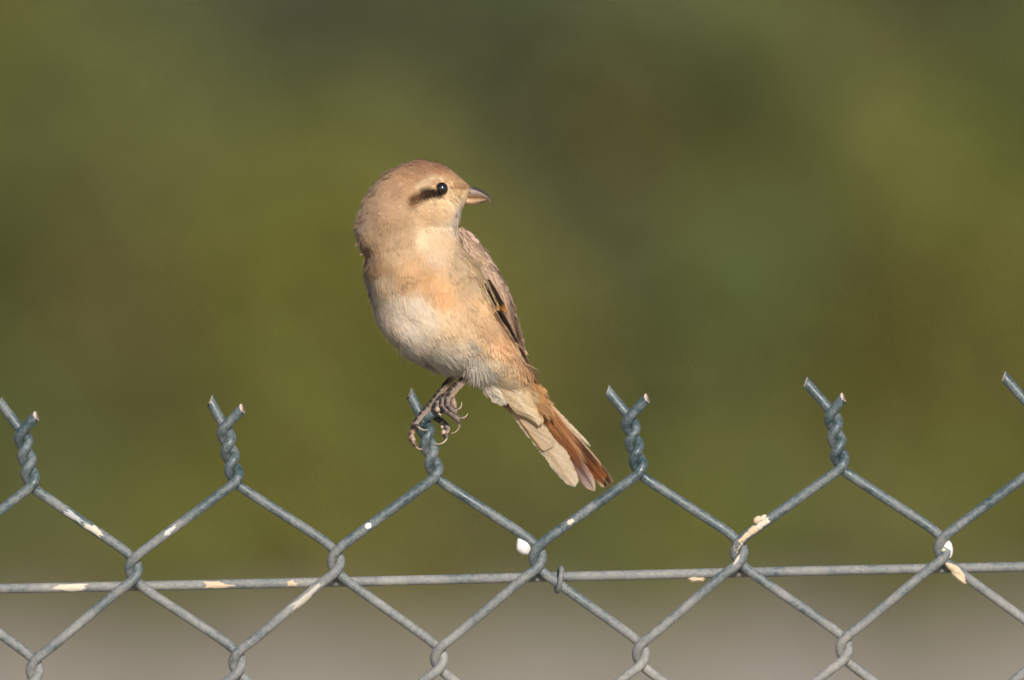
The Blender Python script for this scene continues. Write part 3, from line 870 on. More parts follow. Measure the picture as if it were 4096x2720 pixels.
allV = np.vstack([BV.reshape(-1, 3), WVR.reshape(-1, 3), WVL.reshape(-1, 3)])
qb = grid_faces(*BV.shape[:2]); qr = grid_faces(*WVR.shape[:2]) + BV.shape[0] * BV.shape[1]
ql = grid_faces(*WVL.shape[:2]) + BV.shape[0] * BV.shape[1] + WVR.shape[0] * WVR.shape[1]
bvh = BVHTree.FromPolygons([Vector(v) for v in allV], [tuple(int(i) for i in q) for q in np.vstack([qb, qr, ql])])
bvh_body = BVHTree.FromPolygons([Vector(v) for v in BV.reshape(-1, 3)], [tuple(int(i) for i in q) for q in qb])
camp = Vector((0, -DIST, CAM_Z))
def snap(q, tree=None):
    """where the sight lines through pixels q meet the bird: points, outward normals, hit mask"""
    ps, ns, ok = [], [], []
    for x, y in q:
        d = (P(x, y, 0) - camp).normalized()
        h = (tree or bvh).ray_cast(camp, d)
        if h[0] is None:
            ps.append((0, 0, 0)); ns.append((0, -1, 0)); ok.append(False)
        else:
            nv = h[1] if h[1].y < 0 else -h[1]
            ps.append(tuple(h[0])); ns.append(tuple(nv)); ok.append(True)
    return np.array(ps), np.array(ns), np.array(ok)

wisps([Z5(575, 975), Z5(600, 1000), Z5(560, 960), Z5(590, 1010)], 150, 16, [(0.25, 1), (0.2, 1), (0.1, 1), (.3, 1)], 0.0085, 0.22, C(226, 218, 206), None)
wisps([Z5(480, 960), Z5(420, 950), Z5(360, 930)], 110, 22, [(0.6, .8), (0.7, .7), (0.8, .6)], 0.0075, 0.2, C(214, 206, 192), None)
wisps([Z5(470, 315), Z5(480, 300), Z5(495, 275)], 60, 6, [(0.1, 1), (0.1, 1), (0, 1)], 0.0032, 0.35, C(238, 226, 210), None)
wisps([Z5(60, 260), Z5(55, 290), Z5(110, 180), Z5(190, 100)], 46, 12, [(-.8, .8), (-.6, 1), (-1, .5), (-1, .3)], 0.0034, 0.30, C(178, 150, 120), None)
wisps([Z5(640, 1040), Z5(680, 1070), Z5(710, 1050)], 120, 18, [(0.6, .8), (0.65, .75), (.7, .7)], 0.0065, 0.08, C(228, 210, 180), None)
wisps([Z5(535, 470), Z5(555, 510), Z5(580, 560), Z5(600, 610)], 150, 14, [(.5, .8), (.5, .85), (.5, .85), (.5, .85)], 0.0062, 0.2, C(222, 196, 158), None)
wisps([Z5(630, 680), Z5(655, 730), Z5(685, 775)], 90, 10, [(.45, .9), (.5, .85), (.55, .85)], 0.0055, 0.14, C(218, 186, 142), None)
# ruffled tufts breaking the line of crown and nape
q = np.array([Z5(*p) for p in [(190, 104), (182, 110), (205, 98), (80, 214), (76, 222), (90, 205), (52, 268), (50, 280), (48, 296), (44, 330), (300, 56), (320, 54), (46, 410), (62, 455)]])
hp_, hn_, ok_ = snap(q)
hp_ = hp_[ok_]; k_ = len(hp_)
nv_ = np.tile([-.75, -.45, .48], (k_, 1)); nv_ /= np.linalg.norm(nv_, axis=1)[:, None]
dv_ = np.stack([rng.uniform(-1.2, -.8, k_), np.zeros(k_), rng.uniform(-.7, -.1, k_)], 1)
pile.add(barbs(hp_, nv_, dv_, rng.uniform(.0028, .0044, k_), rng.uniform(.05, .3, k_), np.tile(C(190, 158, 124), (k_, 1)), rng, nb=9, spread=.35, width=.0002, curl=.0))
plumage = pile.build('plumage', plume_m, bird)

# ---- wings: covert shell, its down, and separate flight feathers
def wing(Vw, Nw, label, n, shade, dirv, fuzz=True):
    fv = Vw.reshape(-1, 3)
    wcol = np.tile(shade, (len(fv), 1)) * 0.9
    w = mesh_obj('wing', fv, [grid_faces(*Vw.shape[:2])], skin_m, bird, col=wcol)
    w['label'] = label
    pl = Pile()
    p, q = sample(Vw, Nw, n, rng)
    d = np.tile(np.array(dirv, float), (n, 1)) + rng.normal(0, 0.1, (n, 3))
    x = to_px(p)
    kp = ~(over_flight(x, x + np.array([.45, .9]) * 45) & (q[:, 1] < 0.5))
    p, q, d, x = p[kp], q[kp], d[kp], x[kp]; n = len(p)
    c = np.tile(shade, (n, 1)) * (1 + 0.07 * smooth_noise(x, 22, 5))[:, None] * (1 + rng.normal(0, 0.07, (n, 1)))
    buff = np.clip((x[:, 1] - 1150) / 250, 0, 1) * np.clip(rng.normal(0.3, 0.3, n), 0, 1)
    c = mixc(c, C(206, 166, 124), buff)
    pl.add(barbs(p, q, d, np.full(n, 0.0062) * rng.uniform(0.8, 1.2, n), np.full(n, 0.13), c, rng, nb=11))
    return w, pl
wR, plR = wing(WVR, WNR, 'left wing with greyish buff coverts and dark flight feathers', 2600, C(214, 188, 168), (0.45, 0, -0.9))
# fine hair-like wisps standing off the shoulder and wing edge
def edge_wisps(pl, pts, n, dirs, length, lift, col, tree=None):
    c = np.array(pts, float); k = rng.integers(0, len(c), n)
    q = c[k] + rng.normal(0, 7, (n, 2))
    hp, hn, ok = snap(q)
    d = np.array(dirs, float)[k] + rng.normal(0, 0.25, (n, 2))
    dv = np.stack([d[:, 0], rng.normal(0, .2, n), -d[:, 1]], 1)
    hn = hn * 0.4 + np.array([0.9, 0, 0.3]); hn /= np.linalg.norm(hn, axis=1)[:, None]
    hp, hn, dv = hp[ok], hn[ok], dv[ok]
    pl.add(barbs(hp, hn, dv, length * rng.uniform(0.6, 1.2, len(hp)), lift * rng.uniform(.6, 1.3, len(hp)), np.tile(col, (len(hp), 1)), rng, nb=3, spread=0.4, width=0.00013, feather_w=0.25, curl=0.0))
edge_wisps(plR, [Z5(555, 408), Z5(575, 430), Z5(592, 450), Z5(602, 466)], 34, [(.8, .1), (.9, .1), (.9, .0), (.9, .2)], 0.0042, 0.5, C(214, 200, 172))
edge_wisps(plR, [Z5(670, 580), Z5(695, 630), Z5(712, 680), Z5(722, 730), Z5(730, 770)], 70, [(.5, .9)] * 5, 0.0060, 0.25, C(206, 186, 150))
c_ = plR.build('coverts', plume_m, wR)
wL, plL = wing(WVL, WNL, 'right wing, mostly hidden behind the breast', 1100, C(190, 176, 166), (0.15, 0, -1))
plL.build('coverts', plume_m, wL)

def feather(name, left, right, conv, dep, colfn, parent, camber=0.0006, nu=72, nv=13, rachis=0.5, jag=0.0, tree=None, back=0.0, rach_col=None, seed=0):
    """vane between two edge polylines (pixels); dep(u, px) gives depth in metres or None to lie on the bird"""
    r = np.random.default_rng(seed + 300)
    Lp = catmull([conv(*p) for p in left], 8); Rp = catmull([conv(*p) for p in right], 8)
    def res(A):
        s = np.concatenate([[0], np.cumsum(np.linalg.norm(np.diff(A, axis=0), axis=1))]); s /= s[-1]
        t = np.linspace(0, 1, nu)
        return np.stack([np.interp(t, s, A[:, k]) for k in range(2)], 1)
    Lp, Rp = res(Lp), res(Rp)
    u = np.linspace(0, 1, nu); v = np.linspace(0, 1, nv)
    if jag:
        dv = Rp - Lp
        Lp = Lp - dv * (r.uniform(-jag, jag, (nu, 1)) * (u[:, None] > .15)); Rp = Rp + dv * (r.uniform(-jag, jag, (nu, 1)) * (u[:, None] > .15))
    G = Lp[:, None, :] * (1 - v)[None, :, None] + Rp[:, None, :] * v[None, :, None]
    U, Vv = np.meshgrid(u, v, indexing='ij')
    g = G.reshape(-1, 2)
    if dep is None:
        hp, hn, ok = snap(g, tree)
        D = np.where(ok, hp[:, 1], np.nan).reshape(nu, nv)
        m = np.nanmean(D)
        for a in range(nu):                            # bridge points that fall off the outline
            row = D[a]
            if np.isnan(row).all(): D[a] = D[a - 1] if a and not np.isnan(D[a - 1]).any() else m
            else: row[np.isnan(row)] = np.nanmean(row)
        ker = np.ones(9) / 9
        D = np.stack([np.convolve(np.pad(D[:, k], 4, mode='edge'), ker, 'valid') for k in range(nv)], 1)
        D = D.ravel() - 0.0009 - back
    else:
        D = dep(U.ravel(), g)
    prof = 1 - ((Vv - rachis) / np.where(Vv < rachis, max(rachis, 1e-3), max(1 - rachis, 1e-3))) ** 2
    D = D - camber * prof.ravel() + 0.00012 * np.sin(Vv.ravel() * 60 + U.ravel() * 25)
    col = colfn(U.ravel(), Vv.ravel(), r)
    if rach_col is not None:
        wv = np.exp(-((Vv.ravel() - rachis) / 0.045) ** 2) * (U.ravel() < 0.96)
        col = mixc(col, rach_col, wv); D = D - 0.00025 * wv
    V = PA(g, D)
    i = (np.arange(nu - 1)[:, None] * nv + np.arange(nv - 1)[None, :]).ravel()
    Q = np.stack([i, i + nv, i + nv + 1, i + 1], 1)
    uv = np.stack([U.ravel(), Vv.ravel() + 0.6 * np.abs(Vv.ravel() - rachis) * 0 + U.ravel() * 0], 1)
    uv = np.stack([Vv.ravel(), U.ravel() - 0.35 * np.abs(Vv.ravel() - rachis)], 1)
    return mesh_obj(name, V, [Q], vane_m, parent, col=col, uv=uv)

def dark_vane(base, el, er, wl=0.16, wr=0.16, tipc=None):
    base, el, er = map(np.asarray, (base, el, er))
    def f(u, v, r):
        c = np.tile(base, (len(u), 1))
        c = mixc(c, el, np.clip((wl - v) / (wl * 0.5), 0, 1)); c = mixc(c, er, np.clip((v - 1 + wr) / (wr * 0.5), 0, 1))
        if tipc is not None: c = mixc(c, np.asarray(tipc), np.clip((u - 0.72) / 0.22, 0, 1))
        return c
    return f
MAN, MED = C(194, 168, 148), C(222, 200, 176)
for k, (a, b_) in enumerate([([(505, 385), (535, 430), (562, 474)], [(530, 390), (562, 428), (568, 472)]), ([(530, 440), (565, 490), (594, 548)], [(560, 440), (592, 488), (602, 546)]),
                             ([(560, 432), (600, 490), (634, 548)], [(590, 452), (628, 500), (640, 546)]), ([(580, 520), (610, 580), (634, 640)], [(610, 520), (640, 578), (644, 638)]),
                             ([(620, 522), (655, 590), (692, 668)], [(648, 536), (686, 602), (700, 666)]), ([(660, 620), (694, 690), (718, 768)], [(686, 628), (714, 692), (726, 766)])]):
    feather('covert', a, b_, Z5, None, (lambda el: lambda u, v, r: mixc(mixc(np.tile(MAN, (len(u), 1)), MED, np.clip((np.abs(v - .5) - .32) / .12, 0, 1)), MED, np.clip((u - .86) / .1, 0, 1)))(0), wR, seed=40 + k, rachis=.5, rach_col=C(120, 92, 74), jag=.05, nu=40, back=-.0002)
BLK, BUF, ORG = C(34, 22, 14), C(226, 196, 150), C(190, 124, 66)
ff = lambda *a, **k: feather('flight_feather', *a, **k)
ff([(235, 250), (285, 370), (345, 490), (385, 600), (400, 690)], [(290, 240), (350, 370), (400, 490), (415, 600), (412, 690)], ZW, None, dark_vane(C(194, 166, 142), C(150, 96, 56), C(188, 164, 144), .18, .3), wR, seed=1, back=0.0002)
ff([(185, 330), (240, 450), (300, 580), (345, 680), (400, 705)], [(225, 330), (295, 440), (350, 540), (395, 620), (412, 700)], ZW, None, dark_vane(BLK, BUF, C(206, 160, 108), .14, .08, ORG), wR, seed=2, back=0.0012)
ff([(150, 400), (200, 500), (250, 590), (290, 665), (312, 700)], [(190, 360), (240, 470), (290, 580), (325, 650), (330, 700)], ZW, None, dark_vane(BLK, BUF, BUF, .24, .16, C(206, 160, 104)), wR, seed=3, back=0.0016)
ff([(120, 400), (170, 480), (215, 570), (262, 680)], [(150, 390), (205, 480), (245, 570), (275, 680)], ZW, None, dark_vane(C(120, 84, 54), BUF, C(214, 180, 134), .3, .3), wR, seed=4, back=0.0010)
ff([(330, 660), (400, 790), (450, 900), (500, 1010), (550, 1115)], [(390, 700), (440, 800), (490, 900), (540, 1010), (556, 1115)], ZW, None, dark_vane(BLK, C(196, 158, 112), C(186, 164, 142), .12, .20), wR, seed=5, back=0.0016)
ff([(285, 680), (345, 800), (420, 910), (490, 1020), (552, 1120)], [(360, 680), (430, 800), (484, 910), (530, 1010), (558, 1120)], ZW, None, dark_vane(BLK, C(214, 178, 130), C(190, 152, 108), .12, .08), wR, seed=6, back=0.0022)
ff([(270, 700), (330, 800), (400, 900), (470, 1000), (555, 1120)], [(295, 690), (355, 790), (430, 900), (495, 1005), (558, 1115)], ZW, None, dark_vane(C(80, 44, 22), C(206, 160, 112), BUF, .2, .3), wR, seed=7, back=0.0028)
def pdep(u, g): return -0.001 + 0.013 * u
ff([(470, 980), (525, 1085), (590, 1215), (660, 1350), (712, 1450), (726, 1482)], [(528, 980), (574, 1090), (648, 1220), (701, 1340), (726, 1430), (730, 1482)], ZW, pdep, dark_vane(C(52, 36, 28), C(100, 70, 48), C(176, 152, 128), .12, .10), wR, seed=8, camber=0.0003)
ff([(460, 960), (530, 1090), (600, 1240), (670, 1370), (718, 1470)], [(500, 960), (575, 1090), (655, 1250), (705, 1360), (724, 1470)], ZW, lambda u, g: 0.005 + 0.012 * u, dark_vane(C(58, 42, 34), C(96, 70, 50), C(150, 130, 112), .12, .10), wR, seed=9, camber=0.0003)

# ---- tail: separate feathers, underside towards the camera, outer ones in front
tail = empty('tail', tuple(PA([ZT(700, 200)], [0.016])[0]))
tail.parent = bird
bpy.context.view_layer.update(); tail.matrix_parent_inverse = bird.matrix_world.inverted()
T0 = np.array(ZT(450, 150)); T1 = np.array(ZT(1600, 1400)); Td = (T1 - T0) / np.linalg.norm(T1 - T0); TL = np.linalg.norm(T1 - T0)
def tdep(off):
    def f(u, g):
        s = ((g - T0) @ Td) / TL
        return 0.0075 + 0.026 * np.clip(s, -0.2, 1.2) + off
    return f
def grad(stops, edge_l=None, edge_r=None, we=0.10, var=0.05, blotch=0.0):
    us = np.array([a for a, _ in stops]); cs = np.array([c for _, c in stops])
    def f(u, v, r):
        uu = u + 0.05 * np.sin(v * 9)
        c = np.stack([np.interp(uu, us, cs[:, k]) for k in range(3)], 1)
        if edge_l is not None: c = mixc(c, edge_l, np.clip((we - v) / we, 0, 1))
        if edge_r is not None: c = mixc(c, edge_r, np.clip((v - 1 + we) / we, 0, 1))
        return c * (1 + var * np.sin(u * 90 + 18 * np.abs(v - .5)))[:, None]
    return f
CRE, CRE2 = C(192, 172, 146), C(184, 162, 134)
RUF, RBR, DKB, GRP = C(148, 103, 68), C(116, 70, 38), C(72, 44, 28), C(138, 120, 116)
PAL = C(208, 182, 150)
tf = lambda *a, **k: feather('tail_feather', *a, **k)
tf([(900, 330), (1080, 560), (1240, 730), (1390, 862), (1445, 902)], [(930, 330), (1130, 540), (1300, 715), (1410, 832), (1450, 892)], ZT, tdep(.0075), grad([(0, C(226, 176, 120)), (.4, C(204, 180, 150)), (1, C(212, 194, 170))]), tail, jag=.12, seed=11)
tf([(740, 230), (1000, 600), (1250, 920), (1450, 1150), (1560, 1290), (1640, 1372), (1715, 1372)], [(800, 180), (1000, 430), (1200, 680), (1380, 870), (1560, 1080), (1690, 1245), (1733, 1320), (1715, 1372)], ZT, tdep(.006),
   grad([(0, RUF), (.45, RUF), (.58, DKB), (.72, DKB), (.8, RBR), (.93, C(160, 94, 50)), (1, PAL)], DKB, PAL, .16), tail, rachis=.42, rach_col=C(70, 38, 18), jag=.02, seed=12)
tf([(700, 280), (1000, 700), (1200, 950), (1400, 1200), (1520, 1330), (1580, 1400), (1640, 1412)], [(770, 230), (1100, 650), (1350, 960), (1500, 1130), (1620, 1280), (1690, 1370), (1650, 1412)], ZT, tdep(.0045),
   grad([(0, RUF), (.5, C(164, 120, 80)), (.62, C(160, 120, 82)), (.7, DKB), (.82, C(120, 66, 32)), (.92, RBR), (1, PAL)], C(150, 100, 62), RBR, .14), tail, rachis=.55, rach_col=C(70, 38, 18), jag=.02, seed=13)
tf([(690, 330), (900, 650), (1080, 900), (1190, 1050), (1260, 1220), (1330, 1350), (1410, 1430), (1500, 1458)], [(800, 240), (1020, 560), (1200, 830), (1340, 1060), (1440, 1200), (1500, 1310), (1512, 1400), (1506, 1458)], ZT, tdep(.003),
   grad([(0, RUF), (.3, C(146, 98, 58)), (.5, C(126, 80, 46)), (.64, C(112, 68, 38)), (.72, C(104, 74, 60)), (.85, GRP), (.95, C(180, 160, 150)), (1, PAL)], C(120, 70, 36), C(166, 118, 78), .12), tail, rachis=.6, rach_col=C(104, 66, 46), jag=.02, seed=14)
tf([(390, 300), (420, 420), (530, 590), (680, 790), (840, 990), (980, 1180), (1080, 1300), (1160, 1370), (1250, 1405)], [(560, 200), (800, 520), (1000, 800), (1150, 960), (1240, 1150), (1290, 1270), (1297, 1340), (1255, 1405)], ZT, tdep(.0015),
   grad([(0, CRE2), (.5, CRE), (.9, C(198, 180, 154)), (1, C(202, 186, 164))], C(198, 182, 158), C(190, 166, 134), .08), tail, rachis=.3, rach_col=C(166, 128, 90), jag=.035, seed=15)
tf([(390, 330), (420, 385), (520, 515), (620, 655), (720, 795), (810, 912), (850, 945), (880, 948)], [(540, 250), (640, 430), (780, 620), (900, 730), (985, 800), (1000, 870), (960, 918), (890, 947)], ZT, tdep(0.0),
   grad([(0, CRE2), (.6, C(184, 162, 136)), (1, C(192, 170, 142))], C(208, 182, 138), None, .05), tail, rachis=.06, rach_col=C(210, 164, 100), jag=.012, seed=16)
# long under-tail coverts
def cdep(a, b):
    base = tdep(0.0)
    return lambda u, g: base(u, g) + a * (1 - u) + b * u
cf = lambda *a, **k: feather('under_tail_covert', *a, **k)
cf([(240, 20), (330, 200), (430, 380), (520, 480), (640, 540), (790, 645)], [(620, 60), (690, 200), (760, 380), (850, 520), (860, 600), (800, 648)], ZT, cdep(-.0085, -.0012),
   grad([(0, C(226, 206, 176)), (.5, C(220, 196, 160)), (1, C(222, 200, 166))], None, C(214, 178, 130), .2), tail, rachis=.48, rach_col=C(240, 222, 190), camber=.0016, jag=.02, seed=17)
cf([(20, 0), (110, 130), (220, 260), (320, 350), (385, 382)], [(230, 0), (320, 120), (385, 240), (415, 330), (395, 384)], ZT, cdep(-.0075, -.0030),
   grad([(0, C(226, 216, 198)), (.6, C(224, 212, 190)), (1, C(214, 204, 190))], C(216, 212, 208), None, .3), tail, rachis=.55, camber=.0018, jag=.012, seed=18)
cf([(580, 0), (710, 180), (840, 345), (935, 475), (1005, 580)], [(690, 0), (800, 150), (900, 300), (975, 420), (1012, 580)], ZT, cdep(-.0050, -.0006),
   grad([(0, C(232, 188, 136)), (.5, C(218, 170, 118)), (1, C(180, 128, 82))], None, C(214, 164, 112), .3), tail, camber=.001, jag=.04, seed=19)
# wisps over the roots of the tail
tp = Pile()
for pts, dirs, nw, cw, L in (([(340, 60), (400, 150), (310, 170)], (.62, .8), 50, C(228, 212, 182), .0048), ([(540, 60), (620, 150), (680, 240)], (.66, .75), 70, C(224, 200, 164), .0055),
                             ([(740, 270), (800, 350), (850, 420)], (.68, .72), 40, C(206, 164, 118), .0045), ([(660, 90), (730, 180), (790, 250)], (.66, .75), 50, C(226, 178, 124), .0045), ([(130, 60), (190, 150), (260, 240)], (.66, .78), 60, C(226, 216, 200), .0045)):
    c = np.array([ZT(*p) for p in pts]); k = rng.integers(0, len(c), nw)
    g = c[k] + rng.normal(0, 10, (nw, 2))
    D = tdep(-.0036)(None, g) - 0.004 * np.clip(1 - (g[:, 1] - 1500) / 60, 0, 1)
    V = PA(g, D)
    nrm_ = np.tile(np.array([-.30, -.90, -.30]), (nw, 1)) + rng.normal(0, .05, (nw, 3)); nrm_ /= np.linalg.norm(nrm_, axis=1)[:, None]
    d = np.tile(np.array([dirs[0], .35, -dirs[1]]), (nw, 1)) + rng.normal(0, .08, (nw, 3))
    tp.add(barbs(V, nrm_, d, L * rng.uniform(.7, 1.3, nw), np.full(nw, .02), cw[None, :] * (1 + rng.normal(0, .05, (nw, 1))), rng, nb=8, spread=.25, width=.00018, curl=.03))
tp.build('covert_wisps', plume_m, tail)

# ---- eye
hp, hn, ok = snap([EYE], bvh_body)
ec = Vector(hp[0]) + Vector((0.0, 0.0004, 0))
def uvsphere(c, r, nu=28, nv=18, sc=(1, 1, 1)):
    V = [(c[0] + r * sc[0] * math.sin(math.pi * j / nv) * math.cos(2 * math.pi * i / nu), c[1] + r * sc[1] * math.sin(math.pi * j / nv) * math.sin(2 * math.pi * i / nu), c[2] + r * sc[2] * math.cos(math.pi * j / nv)) for j in range(nv + 1) for i in range(nu)]
    F = [(j * nu + i, j * nu + (i + 1) % nu, (j + 1) * nu + (i + 1) % nu, (j + 1) * nu + i) for j in range(nv) for i in range(nu)]
    return V, F
eye_m, nt, b = nodes_of('glossy_dark_eye')
b.inputs['Base Color'].default_value = (0.006, 0.004, 0.003, 1); b.inputs['Roughness'].default_value = 0.11
b.inputs['Specular IOR Level'].default_value = 0.9
V, F = uvsphere(ec, 0.00290, 40, 28, sc=(0.94, 1, 1.06))
eye = mesh_obj('eye', np.array(V), F, eye_m, bird)
th = np.linspace(0, 2 * math.pi, 33)
ringp = np.stack([ec.x + 0.00258 * np.cos(th), np.full(33, hp[0][1] - 0.00050) + 0.0004 * np.cos(th), ec.z + 0.00292 * np.sin(th)], 1)
V, Q, caps = tube(ringp, 0.00026, 8, False)
lid_c = np.tile(C(186, 150, 108), (len(V), 1)); lid_c[V[:, 0] < ec.x - 0.001] = C(120, 92, 66)
mesh_obj('eyelid', V, [Q], skin_m, eye, col=lid_c)

# ---- beak
horn = attr_mat('beak_horn', rough=0.48, spec=0.4, noise_scale=700.0, noise_amt=0.2)
def beak(name, top, bot, colfn, half0, half1):
    n = 30
    T_ = catmull([Z1(*p) for p in top], 8); B_ = catmull([Z1(*p) for p in bot], 8)
    def res(A):
        s = np.concatenate([[0], np.cumsum(np.linalg.norm(np.diff(A, axis=0), axis=1))]); s /= s[-1]
        return np.stack([np.interp(np.linspace(0, 1, n), s, A[:, k]) for k in range(2)], 1)
    T_, B_ = res(T_), res(B_)
    yc = -0.001
    nphi = 22; V, Cc = [], []
    for i in range(n):
        u = i / (n - 1)
        a = np.array(P(*T_[i], yc)); bb = np.array(P(*B_[i], yc)); c = (a + bb) / 2; w = (a - bb) / 2
        hd = half0 * (1 - u) ** 0.85 + half1
        for k in range(nphi):
            t = 2 * math.pi * k / nphi
            V.append(c + w * math.cos(t) + np.array([0, hd * math.sin(t), 0])); Cc.append(colfn(u, math.cos(t)))
    V = np.array(V)
    F = [tuple(q) for q in grid_faces(n, nphi)] + [tuple(range(nphi)), tuple(range((n - 1) * nphi, n * nphi))[::-1]]
    return mesh_obj(name, V, F, horn, bird, col=np.array(Cc))
def upc(u, c):
    base = C(140, 124, 114) * (1 - u) + C(104, 86, 76) * u
    dark = np.clip((c - 0.30) / 0.35 + 1.5 * (u - 0.6), 0, 1) * np.clip((u - .12) * 4.0, 0, 1)
    pale = np.clip((-c - 0.6) / 0.3, 0, 1)
    return base * (1 - dark) + C(48, 42, 46) * dark if pale < .1 else base * (1 - pale) + C(226, 184, 140) * pale
def loc(u, c):
    base = C(186, 156, 124) * (1 - u) + C(150, 112, 74) * u
    d = np.clip((u - 0.45) / 0.35, 0, 1) * np.clip(0.7 - c * 0.5, 0, 1)
    y = np.clip(0.5 - u, 0, 1) * np.clip(-c, 0, 1)
    return (base * (1 - y) + C(222, 164, 70) * y) * (1 - d) + C(74, 56, 44) * d
ub = beak('upper_beak', [(1690, 500), (1790, 515), (1870, 540), (1960, 566), (2045, 612), (2115, 672), (2164, 738), (2182, 806)],
          [(1640, 680), (1760, 694), (1880, 700), (1980, 702), (2050, 712), (2095, 728), (2128, 756), (2168, 806)], upc, 0.0036, 0.00022)
beak('lower_beak', [(1640, 684), (1760, 698), (1880, 706), (1980, 708), (2050, 716), (2108, 732)], [(1660, 790), (1760, 800), (1850, 808), (1940, 804), (2040, 778), (2112, 740)], loc, 0.0034, 0.0002)
bpv = BVHTree.FromObject(ub, bpy.context.evaluated_depsgraph_get())
h = bpv.ray_cast(camp, (P(*Z1(1808, 617), 0) - camp).normalized())
if h[0] is not None:
    V, F = uvsphere(h[0], 0.00075, 16, 10, (1.35, 0.35, 0.8))
    nm = attr_mat('nostril_skin', rough=0.7)
    mesh_obj('nostril', np.array(V), F, nm, ub, col=np.tile(C(128, 74, 58), (len(V), 1)))
# bristles over the beak base
bp_ = Pile()
q = np.array([Z1(1600 + 90 * rng.uniform(-1, 1), 690 + 40 * rng.uniform(-1, 1)) for _ in range(12)])
hp2, hn2, ok2 = snap(q, bvh_body)
hp2, hn2 = hp2[ok2], hn2[ok2]
bp_.add(barbs(hp2, hn2, np.tile([0.9, 0, -0.45], (len(hp2), 1)) + rng.normal(0, .1, (len(hp2), 3)), np.full(len(hp2), .0036), np.full(len(hp2), .25), np.tile(C(170, 134, 98), (len(hp2), 1)), rng, nb=2, width=.00006, spread=.2))
q = np.array([Z1(1670 + 90 * rng.uniform(-1, 1), 505 + 28 * rng.uniform(-1, 1)) for _ in range(60)])
hp2, hn2, ok2 = snap(q, bvh_body)
hp2, hn2 = hp2[ok2], hn2[ok2]
bp_.add(barbs(hp2, hn2, np.tile([0.9, 0, -0.35], (len(hp2), 1)) + rng.normal(0, .2, (len(hp2), 3)), np.full(len(hp2), .0026), np.full(len(hp2), .35), np.tile(C(196, 158, 116), (len(hp2), 1)), rng, nb=5, width=.00016, spread=.4))
bp_.build('face_bristles', plume_m, bird)

# ---- legs, toes and claws (pixels of the x3.73 enlargement, depth in photograph pixels)
scute = attr_mat('scaly_leg_skin', rough=0.5, spec=0.4, noise_scale=1500.0, noise_amt=0.15)
claw_m = attr_mat('horn_claw', rough=0.3, spec=0.5)
LIT = np.array([0.80, -0.18, -0.55]); LIT /= np.linalg.norm(LIT)  # sunlit right side, painted paler along with the pale undersides
def limb(name, pts, rads, parent, dark, pale, band=26.0, mat=None, nsub=7, sides=12, claw=False):
    """tapered scaly tube; dark horny scales above, pale skin below, sunlit right side painted paler"""
    K = catmull(np.array([(*Z4(a, b), d) for a, b, d in pts]), nsub)
    path = PA(K[:, :2], K[:, 2] * S)
    R = catmull(np.array(rads, float)[:, None], nsub)[:, 0] / 3.7325 * S * (1.0 if claw else 1.18)
    s = np.concatenate([[0], np.cumsum(np.linalg.norm(np.diff(path, axis=0), axis=1))]) / S
    if not claw:
        R = R * (1 + 0.06 * np.sin(2 * math.pi * s / band * 1.0))
    V, Q, caps = tube(path, R, sides, True)
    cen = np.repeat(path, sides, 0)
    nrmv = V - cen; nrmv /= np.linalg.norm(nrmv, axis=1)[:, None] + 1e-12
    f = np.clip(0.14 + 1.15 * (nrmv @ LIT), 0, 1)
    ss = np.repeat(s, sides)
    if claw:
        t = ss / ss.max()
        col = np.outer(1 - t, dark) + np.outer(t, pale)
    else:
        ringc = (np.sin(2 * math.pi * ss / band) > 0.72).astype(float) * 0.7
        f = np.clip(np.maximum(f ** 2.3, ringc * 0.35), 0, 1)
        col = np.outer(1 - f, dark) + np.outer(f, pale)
    return mesh_obj(name, V, [Q] + caps, mat or scute, parent, col=col)
DK, PL = C(44, 36, 34), C(174, 154, 138)
CD, CL = C(72, 60, 56), C(184, 168, 142)
def claw(pts, r0, parent): limb('claw', pts, np.linspace(r0, 3.5, len(pts)), parent, CD, CL, mat=claw_m, claw=True, sides=10)
# near leg (bird's left): foot over the front prong
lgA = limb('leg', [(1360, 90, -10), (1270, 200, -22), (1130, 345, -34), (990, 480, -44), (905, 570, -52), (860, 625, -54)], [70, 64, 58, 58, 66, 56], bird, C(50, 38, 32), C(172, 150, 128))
limb('toe', [(880, 590, -52), (770, 640, -62), (700, 730, -66), (690, 800, -62), (715, 860, -50)], [44, 42, 46, 46, 30], lgA, DK, PL)
claw([(700, 850, -54), (750, 890, -58), (805, 890, -60)], 26, lgA)
limb('toe', [(850, 590, -56), (785, 650, -72), (775, 745, -80), (830, 820, -82), (900, 872, -80), (980, 925, -74), (1040, 938, -66)], [38, 37, 38, 42, 38, 40, 26], lgA, DK, PL)
claw([(1020, 942, -68), (1090, 940, -64), (1135, 915, -60), (1162, 872, -56)], 24, lgA)
limb('toe', [(900, 580, -58), (862, 640, -78), (850, 720, -86), (890, 785, -88), (945, 820, -84), (990, 815, -76)], [42, 40, 40, 42, 38, 26], lgA, DK, PL)
claw([(960, 822, -82), (1020, 812, -76), (1060, 770, -72), (1072, 700, -68)], 24, lgA)
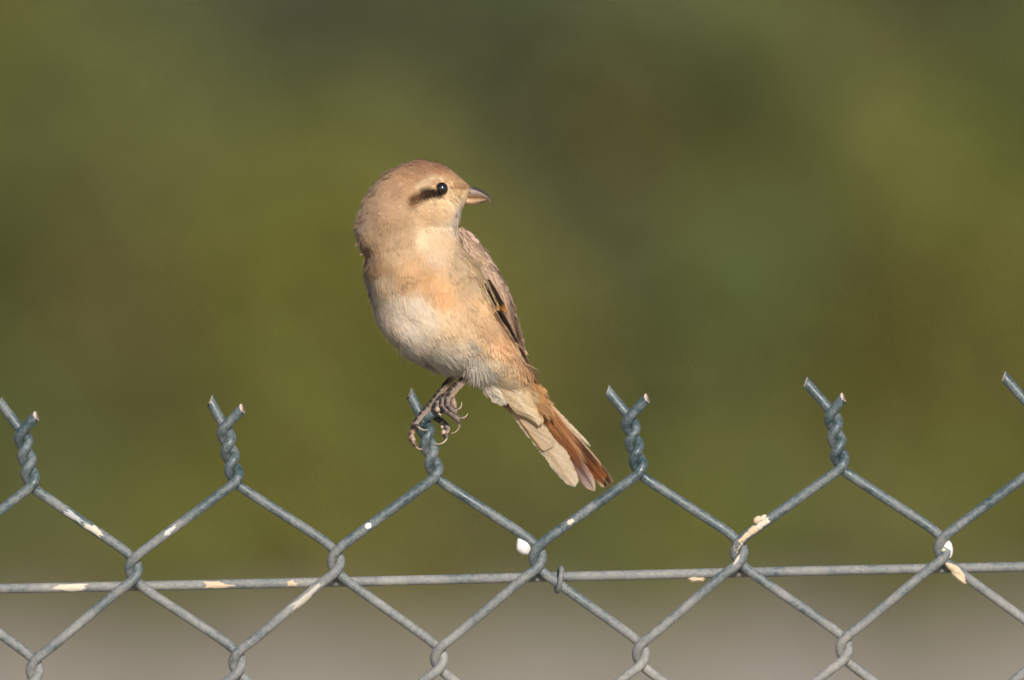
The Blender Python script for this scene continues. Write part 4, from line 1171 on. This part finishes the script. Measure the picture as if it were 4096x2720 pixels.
limb('toe', [(900, 620, -40), (940, 720, -30), (955, 830, -24), (965, 920, -20), (990, 980, -20)], [48, 44, 40, 36, 30], lgA, C(120, 96, 84), PL)
claw([(970, 965, -20), (1030, 1000, -22), (1030, 1075, -22), (990, 1140, -20), (908, 1177, -18)], 28, lgA)
# far leg (bird's right): foot lower down, round the twist
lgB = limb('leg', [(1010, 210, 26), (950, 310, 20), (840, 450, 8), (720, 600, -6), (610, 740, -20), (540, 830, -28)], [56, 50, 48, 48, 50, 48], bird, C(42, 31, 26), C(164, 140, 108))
limb('toe', [(570, 790, -26), (480, 880, -38), (400, 985, -46), (375, 1035, -48), (410, 1085, -50)], [46, 44, 42, 42, 30], lgB, DK, PL)
claw([(395, 1050, -50), (450, 1100, -54), (510, 1120, -54), (570, 1112, -52)], 24, lgB)
limb('toe', [(430, 950, -30), (365, 1050, -26), (320, 1160, -20), (312, 1230, -18), (345, 1300, -20), (390, 1360, -24)], [40, 38, 40, 44, 36, 28], lgB, C(76, 56, 46), C(190, 164, 136))
claw([(370, 1345, -24), (410, 1390, -30), (450, 1408, -34), (488, 1402, -36)], 22, lgB)
limb('toe', [(600, 900, 10), (680, 945, 8), (770, 990, 2), (840, 1060, -4), (845, 1120, -6), (820, 1170, -8), (842, 1240, -12)], [34, 36, 40, 40, 42, 40, 28], lgB, DK, PL)
claw([(850, 1190, -10), (845, 1255, -14), (800, 1305, -20), (745, 1328, -26), (680, 1324, -32)], 26, lgB)
# foot pads
def pad(px, py, d, r, parent, col):
    x, y = Z4(px, py); V, F = uvsphere(P(x, y, d * S), r / 3.7325 * S, 14, 10)
    mesh_obj('toe_pad', np.array(V), F, scute, parent, col=np.tile(col, (len(V), 1)))
pad(712, 812, -72, 44, lgA, C(168, 148, 130)); pad(965, 970, -24, 36, lgA, C(168, 148, 124))
pad(808, 1155, -10, 46, lgB, C(176, 156, 136)); pad(780, 1075, -4, 30, lgB, C(168, 148, 126)); pad(345, 1262, -22, 40, lgB, C(166, 146, 128))
print('tris', sum(len(o.data.loop_triangles) or sum(len(p.vertices) - 2 for p in o.data.polygons) for o in scene.objects if o.type == 'MESH'))
